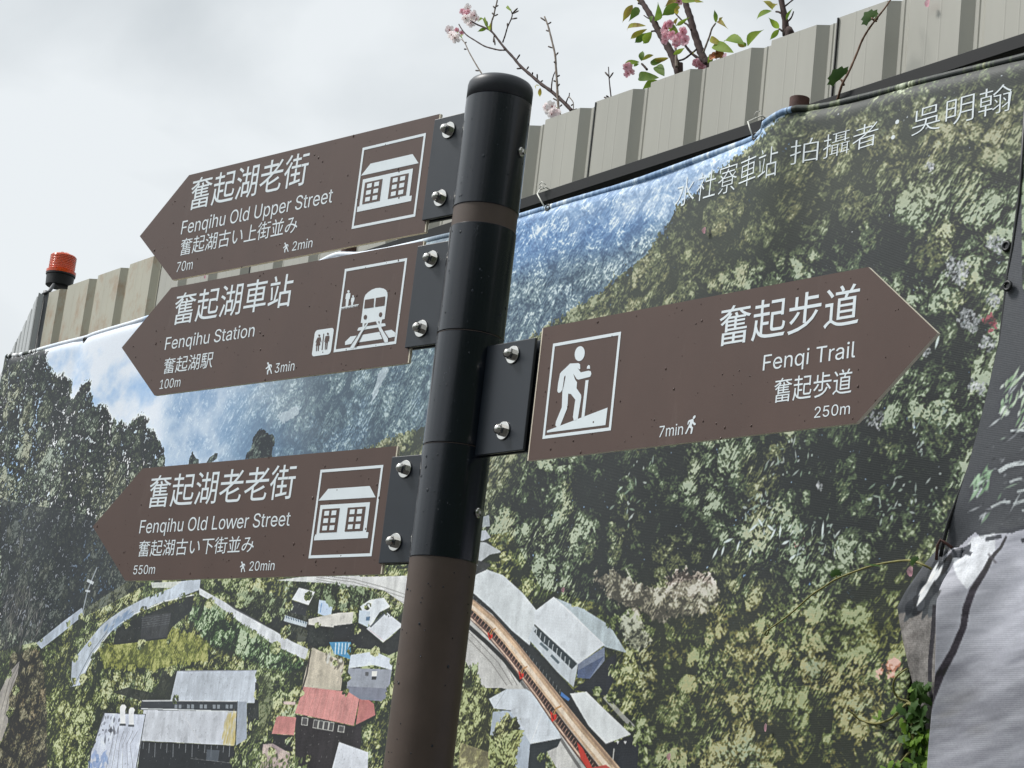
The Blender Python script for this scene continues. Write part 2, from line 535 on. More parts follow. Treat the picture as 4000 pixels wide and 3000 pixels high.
# ------------------------------------------------------------------ the printed picture (painted into an in-memory picture, banner metres)
class Canvas:
    def __init__(c, s0, s1, z0, z1, mm, off):
        c.s0, c.s1, c.z0, c.z1, c.off = s0, s1, z0, z1, off
        c.w = int((s1 - s0) / mm); c.h = int((z1 - z0) / mm); c.mm = mm
        c.a = np.zeros((c.h, c.w, 3), np.float32)
        c.k = {}
    def pt(c, p):
        s, z = fs(p[0], p[1], c.off)
        return ((s - c.s0) / c.mm, (z - c.z0) / c.mm)
    def pts(c, P):
        return np.array([c.pt(p) for p in P], np.float64)
    def mask(c, P, conv=True, aa=True):
        """coverage of an outline, 2x supersampled across"""
        Q = c.pts(P) if conv else np.asarray(P, float)
        x0 = int(max(0, np.floor(Q[:, 0].min()))); x1 = int(min(c.w, np.ceil(Q[:, 0].max()) + 1))
        y0 = int(max(0, np.floor(Q[:, 1].min()))); y1 = int(min(c.h, np.ceil(Q[:, 1].max()) + 1))
        if x1 <= x0 or y1 <= y0: return None
        S = 2
        xs = x0 + (np.arange((x1 - x0) * S) + .5) / S
        m = np.zeros((y1 - y0, x1 - x0), np.float32)
        n = len(Q)
        for q in range((y1 - y0) * S):
            y = y0 + (q + .5) / S
            X = []
            for i in range(n):
                ax, ay = Q[i]; bx, by = Q[(i + 1) % n]
                if (ay > y) != (by > y):
                    X.append(ax + (y - ay) * (bx - ax) / (by - ay))
            X.sort()
            row = np.zeros(len(xs), np.float32)
            for i in range(0, len(X) - 1, 2):
                row[np.searchsorted(xs, X[i]):np.searchsorted(xs, X[i + 1])] = 1
            m[q // S] += row.reshape(-1, S).mean(1) / S
        return (x0, y0, m)
    def full(c, P, conv=True):
        M = np.zeros((c.h, c.w), np.float32)
        r = c.mask(P, conv)
        if r:
            x0, y0, m = r
            M[y0:y0 + m.shape[0], x0:x0 + m.shape[1]] = m
        return M
    def fill(c, P, col, alpha=1.0, tex=0.06, fib=0.0):
        r = c.mask(P)
        if not r: return
        Q_ = c.pts(P)
        x0, y0, m = r
        h, w = m.shape
        cc = np.array(col, np.float32)[None, None] * np.ones((h, w, 1), np.float32)
        big_ = np.array(Q_.std(0)).max() > 14
        tx_ = tex * (fbm(h, w, 18) - .5) * 2 + tex * .9 * (RNG.random((h, w)) - .5)
        if big_: tx_ = tx_ + tex * 1.3 * (fbm(h, w, 60, 4, .16) - .5) * 2 - .06 * sstep(fbm(h, w, 14, 3), .60, .8)
        cc = cc * (1 + tx_)[..., None]
        m = (m * alpha)[..., None]
        A = c.a[y0:y0 + h, x0:x0 + w]
        A += m * (cc - A)
    def line(c, P, width, col, alpha=1.0, tex=0.06):
        """width in photo pixels at that place"""
        P = np.array(P, float)
        L_, R_ = [], []
        for i in range(len(P)):
            t = P[min(i + 1, len(P) - 1)] - P[max(i - 1, 0)]
            t /= max(1e-6, np.hypot(*t))
            w = width[i] if hasattr(width, '__len__') else width
            nn = np.array([-t[1], t[0]]) * w / 2
            L_.append(P[i] + nn); R_.append(P[i] - nn)
        c.fill(L_ + R_[::-1], col, alpha, tex)
    def kern(c, ln, wd, an):
        key = (round(ln * 2), round(wd * 2), round(an / 0.26))
        if key not in c.k:
            l, w, a = max(1, key[0]) / 2, max(1, key[1]) / 2, key[2] * 0.26
            R = int(math.ceil(l / 2 + 1))
            y, x = np.mgrid[-R:R + 1, -R:R + 1].astype(np.float32)
            u = (x * math.cos(a) + y * math.sin(a)) / (l / 2)
            v = (-x * math.sin(a) + y * math.cos(a)) / (w / 2)
            # a pointed leaf: narrower towards its ends
            d = np.sqrt(u * u + (v * (1 + .5 * u * u)) ** 2)
            c.k[key] = (R, np.clip((1.0 - d) * w / 2 + .5, 0, 1)[..., None].astype(np.float32))
        return c.k[key]
    def dab(c, x, y, ln, wd, an, col, alpha=1.0):
        R, k = c.kern(ln, wd, an)
        X = int(round(x)) - R; Y = int(round(y)) - R
        n = 2 * R + 1
        if X < 0 or Y < 0 or X + n > c.w or Y + n > c.h: return
        A = c.a[Y:Y + n, X:X + n]
        A += k * alpha * (col - A)
    def dabs(c, M, count, cols, ln, wd, an=(0, 3.14), alpha=.9, field=None, jit=14, box=None):
        ys, xs = np.nonzero(M > .5)
        if len(ys) == 0: return
        ii = RNG.integers(0, len(ys), count)
        cols = np.array(cols, np.float32)
        ci = RNG.integers(0, len(cols), count)
        rr = RNG.random((count, 5))
        ms = .001 / c.mm
        for q in range(count):
            y, x = ys[ii[q]], xs[ii[q]]
            f = 1.0
            if field is not None:
                f = field[y, x]
                if rr[q, 0] > f: continue
            l = (ln[0] + (ln[1] - ln[0]) * rr[q, 1] ** 2) * ms
            w = (wd[0] + (wd[1] - wd[0]) * rr[q, 2]) * ms
            a = an[0] + (an[1] - an[0]) * rr[q, 3]
            c.dab(x, y, l, w, a, cols[ci[q]] + (rr[q, 4] - .5) * 2 * jit, alpha)
    def relief(c):
        """one bumpy relief of tree crowns, boughs and leaf clumps for the whole sheet, lit from the upper left"""
        h, w = c.h, c.w
        px = .001 / c.mm
        H = np.zeros((h, w), np.float32)
        c.tint = np.zeros((h, w), np.float32)
        area = h * w * c.mm ** 2
        for (dens, r0, r1, amp, tn) in ((230, 26, 66, .46, 1), (1250, 11, 26, .50, 1), (5200, 4.6, 11.0, .50, 0)):
            n = int(dens * area)
            Y = RNG.random(n) * h
            keep = Y > (CZ + .02 - c.z0) / c.mm if c.w > 1500 else Y > (CZ + .9 - c.z0) / c.mm
            Y = Y[keep]; n = len(Y); X = RNG.random(n) * w
            order = np.argsort(-Y)
            rr = (r0 + (r1 - r0) * RNG.random(n) ** 1.6) * px
            q = RNG.random((n, 3))
            Lh = np.zeros((h, w), np.float32)
            for k in order:
                r = rr[k]; R = int(r) + 1
                xi, yi = int(X[k]), int(Y[k])
                x0, x1, y0, y1 = max(0, xi - R), min(w, xi + R + 1), max(0, yi - R), min(h, yi + R + 1)
                yy, xx = np.ogrid[y0:y1, x0:x1]
                asp = .75 + .5 * q[k, 0]
                d2 = ((xx - X[k]) * asp) ** 2 + ((yy - Y[k]) / asp) ** 2
                hh = np.sqrt(np.maximum(0, r * r - d2)) * (.7 + .6 * q[k, 1])
                P = Lh[y0:y1, x0:x1]
                m = hh > P
                P[m] = hh[m]
                if tn:
                    T = c.tint[y0:y1, x0:x1]
                    T[m] = .5 * T[m] + .5 * q[k, 2]
            H += amp * Lh
        nz_ = blur(RNG.standard_normal((h, w)).astype(np.float32), 1.0) - blur(RNG.standard_normal((h, w)).astype(np.float32), 2.2)
        nz_ /= nz_.std()
        st = blur(RNG.standard_normal((h, w)).astype(np.float32), 1.1, 2.6)
        st /= st.std()
        # leaf sprays: strokes leaning up to the right
        sp = sblur(RNG.standard_normal((h, w)).astype(np.float32), 2.6, .85, 1.0)
        q_ = sstep(fbm(h, w, 22, 3), .42, .58)
        sp = sp * q_ + sblur(RNG.standard_normal((h, w)).astype(np.float32), 2.2, .85, 2.3) * (1 - q_)
        sp /= sp.std()
        sp2 = sblur(RNG.standard_normal((h, w)).astype(np.float32), 6.5, 2.2, .75)
        q_ = sstep(fbm(h, w, 40, 3), .40, .60)
        sp2b = sblur(RNG.standard_normal((h, w)).astype(np.float32), 4.6, 2.2, 2.5)
        H2_ = sp2 * q_ + sp2b * (1 - q_)
        H2_ /= H2_.std()
        sp2 /= sp2.std()
        sp3 = sblur(RNG.standard_normal((h, w)).astype(np.float32), 26, 9, .7)
        sp3 /= sp3.std()
        H += .50 * nz_ + .35 * st + .95 * sp + 1.25 * H2_
        c.spray = sp
        G = 1.0 * sp + 1.7 * H2_ + 5.0 * sp3 + .5 * nz_ + .5 * H * .5
        gy, gx = np.gradient(G)
        nn = 1 / np.sqrt(gx * gx + gy * gy + 1.0)
        c.lamf = np.clip((gx * .50 - gy * .74) * nn + .42 * nn, -1, 1.2).astype(np.float32)
        cv = G - blur(G, 14)
        c.convf = np.clip(cv / (2.2 * cv.std()), -1, 1)
        gy, gx = np.gradient(H)
        nn = 1 / np.sqrt(gx * gx + gy * gy + 1.0)
        c.lam = np.clip((gx * .50 - gy * .74) * nn + .42 * nn, -1, 1.2).astype(np.float32)
        cv = H - blur(H, 9)
        c.conv = np.clip(cv / (2.2 * cv.std()), -1, 1)
        cb = H - blur(H, 30)
        c.big = np.clip(cb / (2.0 * cb.std()), -1, 1)
        fine = blur(RNG.standard_normal((h, w)).astype(np.float32), .7, 1.1)
        c.fine = fine / fine.std()
        c.leaf = nz_
        c.tint = blur(c.tint, 9)
        c.H = H
    def ragged(c, M, soft=5, amp=.32):
        """an outline broken up by leaves"""
        b = blur(M, soft)
        k = c.conv * .55 + c.leaf * .18
        return sstep(b + amp * k, .42, .58) * (b > .02)
    def wood(c, M, shade, pal, dark, gain=1.0, bias=0.0, hi=.85, spark=.0, contrast=1.0, far=0.0):
        """print a stand of trees: pal = list of (mid, light) colours mixed by crown tint"""
        lam = c.lam * (1 - far) + c.lamf * far
        cvx = c.conv * (1 - far) + c.convf * far
        lum = (.44 + bias + contrast * (.50 * (lam - .30) + .30 * cvx + .28 * c.big * (1 - far) + .13 * c.fine + .10 * c.spray)) * gain
        sh = np.clip(shade + (.26 * c.conv + .22 * c.big + .06 * c.fine) * sstep(1.15 - shade, 0, .3), 0, 1.2)
        lum = np.clip(lum * sh, 0, 1.25)
        t = np.clip((c.tint - .5) * 1.0 + .5 + .5 * (fbm(c.h, c.w, 120, 3) - .5) + .07 * c.fine, 0, .999) * (len(pal) - 1)
        i0 = t.astype(int); f = (t - i0)[..., None]
        mid = np.array([p[0] for p in pal] + [pal[-1][0]], np.float32); hi_ = np.array([p[1] for p in pal] + [pal[-1][1]], np.float32)
        mc = mid[i0] * (1 - f) + mid[i0 + 1] * f
        hc = hi_[i0] * (1 - f) + hi_[i0 + 1] * f
        a = sstep(lum, .04, .56)[..., None]; b = sstep(lum, .56, hi + .24)[..., None]
        dk_ = np.array(dark, np.float32) * (1 + .10 * (fbm(c.h, c.w, 30, 3) - .5))[..., None]
        col = dk_ + (mc - dk_) * a
        col = col + (hc - col) * b
        if spark:
            k = sstep(lum, .86, 1.05)[..., None] * spark
            col = col + (np.array((224, 228, 224), np.float32) - col) * k
        m = M[..., None]
        c.a += m * (col - c.a)
    def grove(c, M, lights, dark):
        c.wood(c.ragged(M, 6, .45), np.ones_like(M) * .95, [((np.array(l) * .72).tolist(), (np.array(l) * 1.16 + 8).tolist()) for l in lights] * (2 if len(lights) < 2 else 1), (np.array(dark) * .86).tolist(), 1.1, .06, .92, .2)
    def finish(c, name):
        A = c.a
        # the print is over-sharpened and faintly grainy
        B = np.dstack([blur(A[..., k], 1.4) for k in range(3)])
        D = np.dstack([blur(A[..., k], 5.0) for k in range(3)])
        A = A + .38 * np.clip(A - B, -40, 40) + .14 * np.clip(A - D, -45, 45)
        A = A + (RNG.random((c.h, c.w, 1)) - .5) * 10
        A = np.clip(A, 30, 238) / 255
        img = bpy.data.images.new(name, c.w, c.h)
        P = np.ones((c.h, c.w, 4), np.float32)
        P[..., :3] = A
        img.pixels.foreach_set(P.ravel())
        img.update()
        img.pack()
        return img

def up(a, h, w):
    """smooth enlargement of a small grid"""
    n, m = a.shape
    y = np.linspace(0, n - 1.001, h); x = np.linspace(0, m - 1.001, w)
    yi = y.astype(int); xi = x.astype(int)
    ty = y - yi; tx = x - xi
    ty = (ty * ty * (3 - 2 * ty))[:, None]; tx = (tx * tx * (3 - 2 * tx))[None]
    a00 = a[np.ix_(yi, xi)]; a01 = a[np.ix_(yi, xi + 1)]; a10 = a[np.ix_(yi + 1, xi)]; a11 = a[np.ix_(yi + 1, xi + 1)]
    return (a00 * (1 - tx) + a01 * tx) * (1 - ty) + (a10 * (1 - tx) + a11 * tx) * ty

def fbm(h, w, cell, oct=4, asp=1.0):
    o = np.zeros((h, w), np.float32); amp = 1; tot = 0
    cx, cy = cell * asp, cell
    for _ in range(oct):
        o += amp * up(RNG.random((max(2, int(h / cy) + 2), max(2, int(w / cx) + 2))).astype(np.float32), h, w)
        tot += amp; amp *= .55; cx = max(1.5, cx / 2); cy = max(1.5, cy / 2)
    return o / tot

def blur(a, sy, sx=None):
    """gaussian blur through the spectrum"""
    sx = sx or sy
    fy = np.fft.fftfreq(a.shape[0])[:, None]; fx = np.fft.rfftfreq(a.shape[1])[None]
    k = np.exp(-2 * (math.pi ** 2) * ((fy * sy) ** 2 + (fx * sx) ** 2))
    return np.fft.irfft2(np.fft.rfft2(a) * k, a.shape).astype(np.float32)

def sblur(a, sl, sw, ang):
    """gaussian blur stretched along a direction"""
    fy = np.fft.fftfreq(a.shape[0])[:, None]; fx = np.fft.rfftfreq(a.shape[1])[None]
    u = fx * math.cos(ang) + fy * math.sin(ang); v = -fx * math.sin(ang) + fy * math.cos(ang)
    k = np.exp(-2 * (math.pi ** 2) * ((u * sl) ** 2 + (v * sw) ** 2))
    return np.fft.irfft2(np.fft.rfft2(a) * k, a.shape).astype(np.float32)

def sstep(x, a, b):
    t = np.clip((x - a) / (b - a), 0, 1)
    return t * t * (3 - 2 * t)

def r7(*p): return [(x / 1.58, 1950 + y / 1.58) for x, y in p]
def r8(*p): return [(1300 + x / 1.58, 1950 + y / 1.58) for x, y in p]
def r9(*p): return [(2600 + x / 1.58, 1950 + y / 1.58) for x, y in p]
def r3(*p): return [(2600 + x / 1.58, y / 1.58) for x, y in p]
def r4(*p): return [(x / 1.58, 900 + y / 1.58) for x, y in p]
def r6(*p): return [(2600 + x / 1.58, 950 + y / 1.58) for x, y in p]

BOFF = 0.118
C = Canvas(-3.56, 1.30, CZ - 0.50, CZ + 1.66, 0.0018, BOFF)
C.relief()
H_, W_ = C.h, C.w
ONE = np.ones((H_, W_), np.float32)
def soft(P, k): return blur(C.full(P), k)
# --- a hazy sky
f1 = fbm(H_, W_, 200, 6); f2 = fbm(H_, W_, 46, 5, 1.6); f3_ = fbm(H_, W_, 14, 4)
S_ = np.linspace(C.s0, C.s1, W_)[None, :] * ONE
Z_ = np.linspace(C.z0, C.z1, H_)[:, None] * ONE
Zc = Z_ - CZ
white = np.array((218, 225, 235), np.float32); bl = np.array((128, 168, 214), np.float32)
blue = sstep(f1 * .55 + f2 * .45 + .30 * sstep(S_, -2.9, -1.9) * sstep(1.5 - Zc, .05, .7), .50, .86)
C.a[:] = white + (bl - white) * blue[..., None]
# --- far mountain side fading into haze to the left
MTN = soft([(620, 1980), (640, 1560), (760, 1440), (900, 1360), (1080, 1340), (1240, 1330), (1400, 1200), (1700, 900), (2030, 815), (3150, 400), (3200, 1400), (2000, 2000)], 14)
d1 = sstep(S_ + .10 * (f2 - .5), -1.95, -1.05)          # haze to clear
haze = sstep(f1 * .45 + f2 * .35 + f3_ * .2, .36, .66)
far = [((122, 160, 206), (196, 214, 230)), ((98, 140, 192), (182, 204, 226)), ((142, 176, 212), (212, 222, 232))]
near = [((78, 106, 128), (150, 174, 184)), ((92, 118, 126), (166, 184, 184)), ((70, 100, 128), (142, 168, 186)), ((98, 120, 116), (172, 186, 172))]
shm = .62 + .55 * sstep(fbm(H_, W_, 90, 4), .34, .66)
C.wood(MTN * (1 - d1) * .8 * (.35 + .65 * haze), ONE, far, (104, 146, 198), 1.0, .10, .95, 0, .48, .6)
C.wood(MTN * d1 * .96, shm, near, (58, 80, 100), 1.0, .05, .9, 0, .62, .4)
# pale bare slides on the mountain
for P in ([(1475, 1460), (1500, 1420), (1520, 1440), (1460, 1560), (1440, 1600)], [(1090, 1620), (1160, 1590), (1180, 1610), (1110, 1660)]):
    m = C.ragged(C.full(P), 4) * .6
    C.a += m[..., None] * (np.array((196, 206, 214), np.float32) - C.a)
# upper right: saturated blue slope under white cloud
URB = soft([(1990, 850), (2035, 815), (2700, 590), (3140, 400), (3140, 640), (2640, 850), (2400, 980), (2220, 1010), (1960, 1080)], 16)
LRB = soft([(1900, 1020), (2220, 960), (2480, 900), (2640, 800), (2700, 900), (2100, 1400), (1850, 1560), (1750, 1300)], 16)
C.wood(LRB, shm, [((86, 116, 146), (178, 198, 208)), ((104, 130, 142), (190, 204, 206)), ((72, 104, 144), (170, 192, 208))], (60, 84, 110), 1.0, .07, .9, .08, .64, .45)
C.wood(URB, ONE, [((84, 132, 196), (176, 202, 228)), ((104, 150, 206), (210, 222, 236)), ((72, 118, 186), (158, 188, 222))], (70, 112, 172), 1.0, .09, .9, .15, .60, .5)
wh = URB * sstep(f1 * .5 + f2 * .5 + .16 * sstep(Zc, 1.30, 1.56), .50, .70) * .85
C.a += (wh * .72 * (.55 + .45 * sstep(C.conv, -.6, .5)))[..., None] * (np.array((222, 230, 240), np.float32) - C.a)

far_ = np.clip(np.maximum(np.maximum(MTN, URB * .7), LRB), 0, 1)[..., None] * .28
gr_ = C.a.mean(-1, keepdims=True) * np.array((.94, 1.01, 1.05), np.float32)
C.a += far_ * (gr_ - C.a)
# --- big wooded hill on the right
HILL = C.full([(3200, 380), (3105, 445), (3080, 490), (3030, 520), (2985, 540), (2900, 600), (2800, 670), (2720, 740), (2640, 812), (2580, 900), (2516, 1000), (2400, 1088), (2281, 1180),
               (2164, 1262), (2040, 1350), (1900, 1500), (1760, 1620), (1650, 1660), (1560, 1700), (1450, 1740), (1380, 1780), (1300, 2300), (1300, 2500), (1750, 3500), (4300, 3500), (4300, 100)])
HILL = C.ragged(HILL, 7, .5)
n1 = fbm(H_, W_, 120, 5); n2 = fbm(H_, W_, 60, 4)
shade = .26 + .80 * sstep(n1 * .55 + n2 * .45, .42, .56)
ridge = soft([(3105, 430), (2900, 580), (2640, 800), (2164, 1250), (1380, 1760), (1380, 2300), (1900, 2000), (2200, 1560), (2700, 1200), (3250, 860), (3700, 700), (4150, 620), (4150, 260), (3600, 380)], 26)
shade = np.maximum(shade, ridge * (.50 + .52 * sstep(n2 * .7 + n1 * .3, .38, .58)))
for P, k in [([(2700, 780), (2900, 720), (3150, 760), (3400, 800), (3560, 900), (3500, 980), (3250, 940), (2980, 1000), (2760, 1010)], .30),
             ([(3240, 860), (3560, 880), (3700, 1000), (3720, 1120), (3500, 1060), (3300, 1010)], .08),
             ([(2500, 1060), (2640, 1000), (2760, 1060), (2600, 1130)], .35),
             ([(2260, 1780), (2440, 1720), (2700, 1760), (2640, 1900), (2480, 2080), (2300, 2020), (2220, 1900)], .06),
             ([(2460, 2000), (2620, 1960), (2760, 2020), (2800, 2200), (2700, 2260), (2440, 2220)], .04),
             ([(2780, 1900), (2920, 1860), (2960, 1960), (2840, 2010)], .12),
             ([(3120, 1700), (3400, 1640), (3560, 1700), (3680, 1620), (3760, 1780), (3640, 1960), (3400, 2050), (3200, 2100), (3080, 1980), (3000, 1820)], .10),
             ([(2860, 2260), (3050, 2190), (3080, 2420), (2900, 2420)], .12),
             ([(3500, 260), (3700, 216), (4050, 150), (4050, 330), (3760, 330), (3600, 330)], .18),
             ([(2240, 2090), (2330, 2150), (2330, 2330), (2260, 2300)], .12),
             ([(3180, 2200), (3420, 2230), (3300, 2330), (3200, 2320)], .35),
             ([(3720, 1150), (3860, 1100), (3840, 1330), (3760, 1500), (3660, 1560), (3640, 1420)], .30),
             ([(2820, 1150), (3050, 1100), (3060, 1180), (2850, 1240)], .55)]:
    m = soft(P, 16)
    m = sstep(m + .22 * C.conv + .5 * (n2 - .5), .30, .62)
    shade = shade * (1 - m) + k * m
bright = soft([(2420, 2280), (2600, 2260), (3100, 2330), (3250, 2340), (3600, 2150), (3700, 2060), (3620, 2700), (3600, 3400), (2500, 3400), (2480, 2700)], 22)
shade = np.maximum(shade, bright * (.38 + .74 * sstep(n2 * .6 + n1 * .4, .40, .55)))
OL = [((100, 104, 76), (156, 156, 122)), ((90, 97, 71), (144, 150, 114)), ((108, 107, 76), (164, 160, 126)), ((82, 93, 74), (146, 156, 132)), ((104, 95, 74), (156, 146, 120))]
GR = [((84, 95, 72), (160, 170, 142)), ((72, 87, 67), (140, 156, 130)), ((92, 96, 68), (162, 164, 126)), ((76, 92, 80), (156, 172, 156))]
YG = [((102, 106, 62), (160, 161, 108)), ((86, 99, 63), (144, 156, 112)), ((110, 106, 66), (166, 162, 114)), ((78, 93, 66), (146, 160, 130)), ((106, 97, 65), (158, 146, 106))]
C.wood(HILL, shade, GR, (39, 44, 45), 1.12, .04, .90, .25)
rm = HILL * ridge
C.wood(rm, np.maximum(shade, .2), OL, (52, 57, 50), 1.04, .03, .92, .12, .82)
C.wood(HILL * bright, shade, YG, (48, 53, 46), 1.16, .06, .92, .14)
hzm = blur(HILL, 40); hzm = HILL * np.clip(1.25 - hzm, 0, 1) * ridge * .22
C.a += hzm[..., None] * (np.array((130, 148, 150), np.float32) - C.a)
# big single leaves catching light in the shade, banana fronds, bleached sprays
for P, n_ in [([(3050, 2040), (3250, 2000), (3300, 2160), (3100, 2200)], 46), ([(2860, 1960), (3000, 1900), (3060, 2060), (2920, 2120)], 40), ([(3560, 1640), (3700, 1560), (3740, 1700), (3600, 1780)], 22), ([(3000, 1700), (3200, 1680), (3160, 1850), (2960, 1880)], 30), ([(2420, 1800), (2560, 1780), (2460, 2060), (2380, 2000)], 24), ([(3350, 1880), (3700, 1830), (3640, 2000), (3400, 2060)], 40)]:
    C.dabs(C.full(P), n_, [(164, 180, 172), (148, 166, 150), (186, 196, 192), (130, 152, 130)], (6, 22), (3, 6), (-.3, 2.0), .75)
for (x, y, a, l) in ((3010, 2085, 1.1, 46), (3040, 2075, 1.5, 52), (2960, 2040, 2.4, 44), (3000, 2060, 2.7, 50), (2930, 2060, .4, 50), (3060, 2120, .2, 40), (2830, 2110, .25, 52), (2810, 2150, 1.2, 40), (2870, 2130, 1.4, 40), (2920, 2160, 1.2, 36), (3212, 2070, 1.6, 62), (3090, 2180, .6, 40), (2780, 2160, 1.15, 48), (3670, 1340, 1.2, 50)):
    q = C.pt((x, y))
    C.dab(q[0], q[1], l / 1.9 * .001 / C.mm * 1.0, 6.5 * .001 / C.mm, a, np.array((200, 212, 212)), .95)
for (x, y, r, n_) in ((3740, 1070, 60, 70), (3790, 1260, 52, 60), (3880, 1180, 30, 24), (3640, 660, 22, 14), (3860, 1350, 34, 30), (3890, 960, 40, 36), (3620, 1380, 26, 16), (3420, 1640, 46, 30), (3200, 1900, 18, 10), (3820, 1520, 40, 26)):
    q = C.full([(x - r, y), (x - r * .4, y - r * 1.2), (x + r, y - r * .5), (x + r * .5, y + r)])
    C.dabs(q, n_ * 2, [(180, 184, 188), (204, 206, 210), (150, 154, 158), (112, 118, 118)], (4, 11), (3, 5.5), (0, 3), .7)
for P, pal_ in [(r9((0, 470), (120, 425), (280, 465), (300, 540), (140, 600), (0, 600)), [((170, 160, 150), (214, 210, 204)), ((150, 138, 126), (204, 196, 190))]), (r9((1300, 1040), (1400, 980), (1450, 1060), (1340, 1120)), [((176, 124, 100), (214, 180, 166))]), (r9((810, 285), (850, 225), (890, 260), (840, 320)), [((104, 54, 62), (140, 80, 86))]), (r6((1960, 470), (2040, 430), (2060, 520), (1980, 560)), [((104, 54, 62), (150, 90, 96))])]:
    pal_ = pal_ * 2
    C.wood(C.ragged(C.full(P), 6, .5), ONE, pal_, (70, 64, 60), 1.1, .1)

# --- dark conifers on the left
FORP = r4((-60, 765), (60, 770), (180, 742), (296, 738), (286, 800), (320, 860), (300, 870), (350, 905), (400, 890), (432, 930), (438, 990), (420, 1010), (445, 1050), (470, 1020), (505, 960), (545, 935), (566, 930), (560, 985),
                    (580, 1050), (560, 1070), (620, 1070), (660, 1112), (690, 1180), (714, 1205), (722, 1185), (742, 1175), (780, 1212), (810, 1170), (870, 1135), (910, 1165), (906, 1210), (922, 1255), (952, 1238), (968, 1290),
                    (1012, 1360), (1016, 1450), (1000, 1700), (1050, 2240), (700, 2240), (500, 2400), (300, 2560), (0, 2640), (-200, 2660), (-200, 765))
FOR = C.ragged(C.full(FORP), 3.2, .85)
inner = soft(r4((-80, 880), (60, 900), (160, 1100), (330, 1270), (480, 1280), (600, 1420), (860, 1420), (900, 2000), (0, 2700), (-100, 2700)), 26)
fsh = .14 + .18 * sstep(n2, .4, .6) + .50 * inner * sstep(fbm(H_, W_, 70, 4), .48, .62)
for P, k in [((( 240, 1400), (300, 1290), (400, 1300), (480, 1370), (420, 1440), (360, 1500), (260, 1560), (200, 1560)), .95), (((60, 1260), (100, 1190), (170, 1240), (210, 1340), (150, 1480), (60, 1460)), .9), (((0, 900), (90, 960), (140, 1060), (60, 1150), (0, 1100)), .75),
          (((700, 1560), (760, 1480), (830, 1500), (820, 1600), (720, 1640)), .85), (((-20, 1440), (120, 1500), (160, 1660), (-20, 1700)), .85), (((560, 1300), (600, 1280), (640, 1330), (580, 1380)), .5), (((0, 1180), (60, 1200), (40, 1360), (-20, 1380)), .6)]:
    m = soft(r4(*P), 9)
    fsh = np.maximum(fsh, k * sstep(m + .15 * C.conv, .3, .6))
C.wood(FOR, fsh, [((70, 80, 72), (146, 156, 142)), ((62, 73, 63), (130, 142, 126)), ((78, 82, 65), (146, 146, 120)), ((68, 80, 76), (150, 162, 158))], (33, 39, 43), 1.1, .02, .92, .25)
for P in [((1640, 1220), (1665, 1260), (1700, 1265), (1708, 1320), (1690, 1370), (1690, 1420), (1530, 1420), (1530, 1390), (1570, 1350), (1575, 1290), (1610, 1240)), ((1182, 1362), (1200, 1400), (1225, 1425), (1215, 1440), (1155, 1445), (1160, 1410)),
          ((1350, 1372), (1345, 1400), (1320, 1425), (1260, 1445), (1290, 1400))]:
    q = C.ragged(C.full(r4(*P)), 2.0, .5)
    C.wood(q, ONE * .35, [((84, 96, 92), (130, 142, 136))] * 2, (42, 48, 54), 1.0)

# --- the village in the lower left
VIL = C.full(r7((-200, 980), (240, 880), (500, 700), (800, 500), (1300, 480), (2240, 440), (2240, 3000), (-200, 3000)))
LOW = C.full([(1350, 2180), (2000, 2080), (2120, 2300), (2350, 2360), (2500, 2600), (2560, 3400), (1300, 3400)])
VIL = np.maximum(VIL, LOW)
VIL = np.maximum(VIL, ((Zc < .60) & (HILL < .5) & (FOR < .5)).astype(np.float32))
n3 = fbm(H_, W_, 60, 4)
vsh = .36 + .74 * sstep(n3, .42, .57)
GRN = [((96, 108, 66), (166, 174, 126)), ((84, 98, 62), (150, 162, 116)), ((118, 120, 72), (186, 186, 134)), ((78, 96, 72), (150, 166, 140)), ((122, 110, 70), (180, 168, 120))]
C.wood(VIL, vsh, GRN, (44, 50, 44), 1.10, .06, .92, .25)
C.wood(C.ragged(C.full(r7((620, 900), (850, 850), (1040, 780), (1340, 880), (1280, 1000), (950, 1050), (640, 1050))), 10), np.maximum(vsh, .7), [((136, 138, 72), (176, 176, 112)), ((120, 128, 68), (166, 168, 108)), ((146, 140, 80), (186, 180, 122))], (78, 84, 48), 1.1, .12, .95, 0, .7)
C.wood(C.ragged(C.full(r7((1100, 640), (1400, 680), (1900, 1010), (1850, 1080), (1600, 1030), (1300, 900))), 9), np.maximum(vsh, .45), [((84, 106, 70), (158, 176, 140)), ((70, 94, 62), (140, 162, 122)), ((98, 112, 74), (176, 184, 150))], (38, 48, 42), 1.1, .06, .9, .3)
C.wood(C.ragged(C.full(r7((250, 1150), (480, 1180), (690, 1200), (560, 1330), (520, 1560), (560, 1720), (300, 1720))), 9), np.maximum(vsh, .5), [((118, 122, 70), (184, 188, 136)), ((100, 112, 66), (172, 180, 128))] * 2, (46, 52, 42), 1.1, .08, .9, .2)
C.wood(C.ragged(C.full(r7((60, 960), (250, 920), (280, 1150), (300, 1720), (-100, 1720), (60, 1400))), 10), np.minimum(vsh, .42), [((104, 92, 70), (156, 142, 116)), ((84, 84, 66), (140, 138, 116))] * 2, (42, 42, 42), 1.1, .04)
dk = (38, 42, 45)
C.fill(r7((0, 0), (560, 100), (780, 500), (900, 520), (700, 640), (500, 740), (400, 760), (240, 890), (60, 820), (0, 900)), (42, 47, 52), .55)
q = C.full(r7((0, 560), (140, 520), (270, 600), (280, 780), (150, 930), (0, 980)))
C.dabs(q, 260, [(140, 136, 132), (112, 110, 106), (160, 158, 152), (90, 90, 86)], (16, 60), (2.5, 4), (.5, 2.2), .6)
C.fill(r7((700, 900), (720, 800), (860, 720), (1200, 588), (1185, 690), (1060, 790), (1020, 860), (850, 880)), dk, .92)
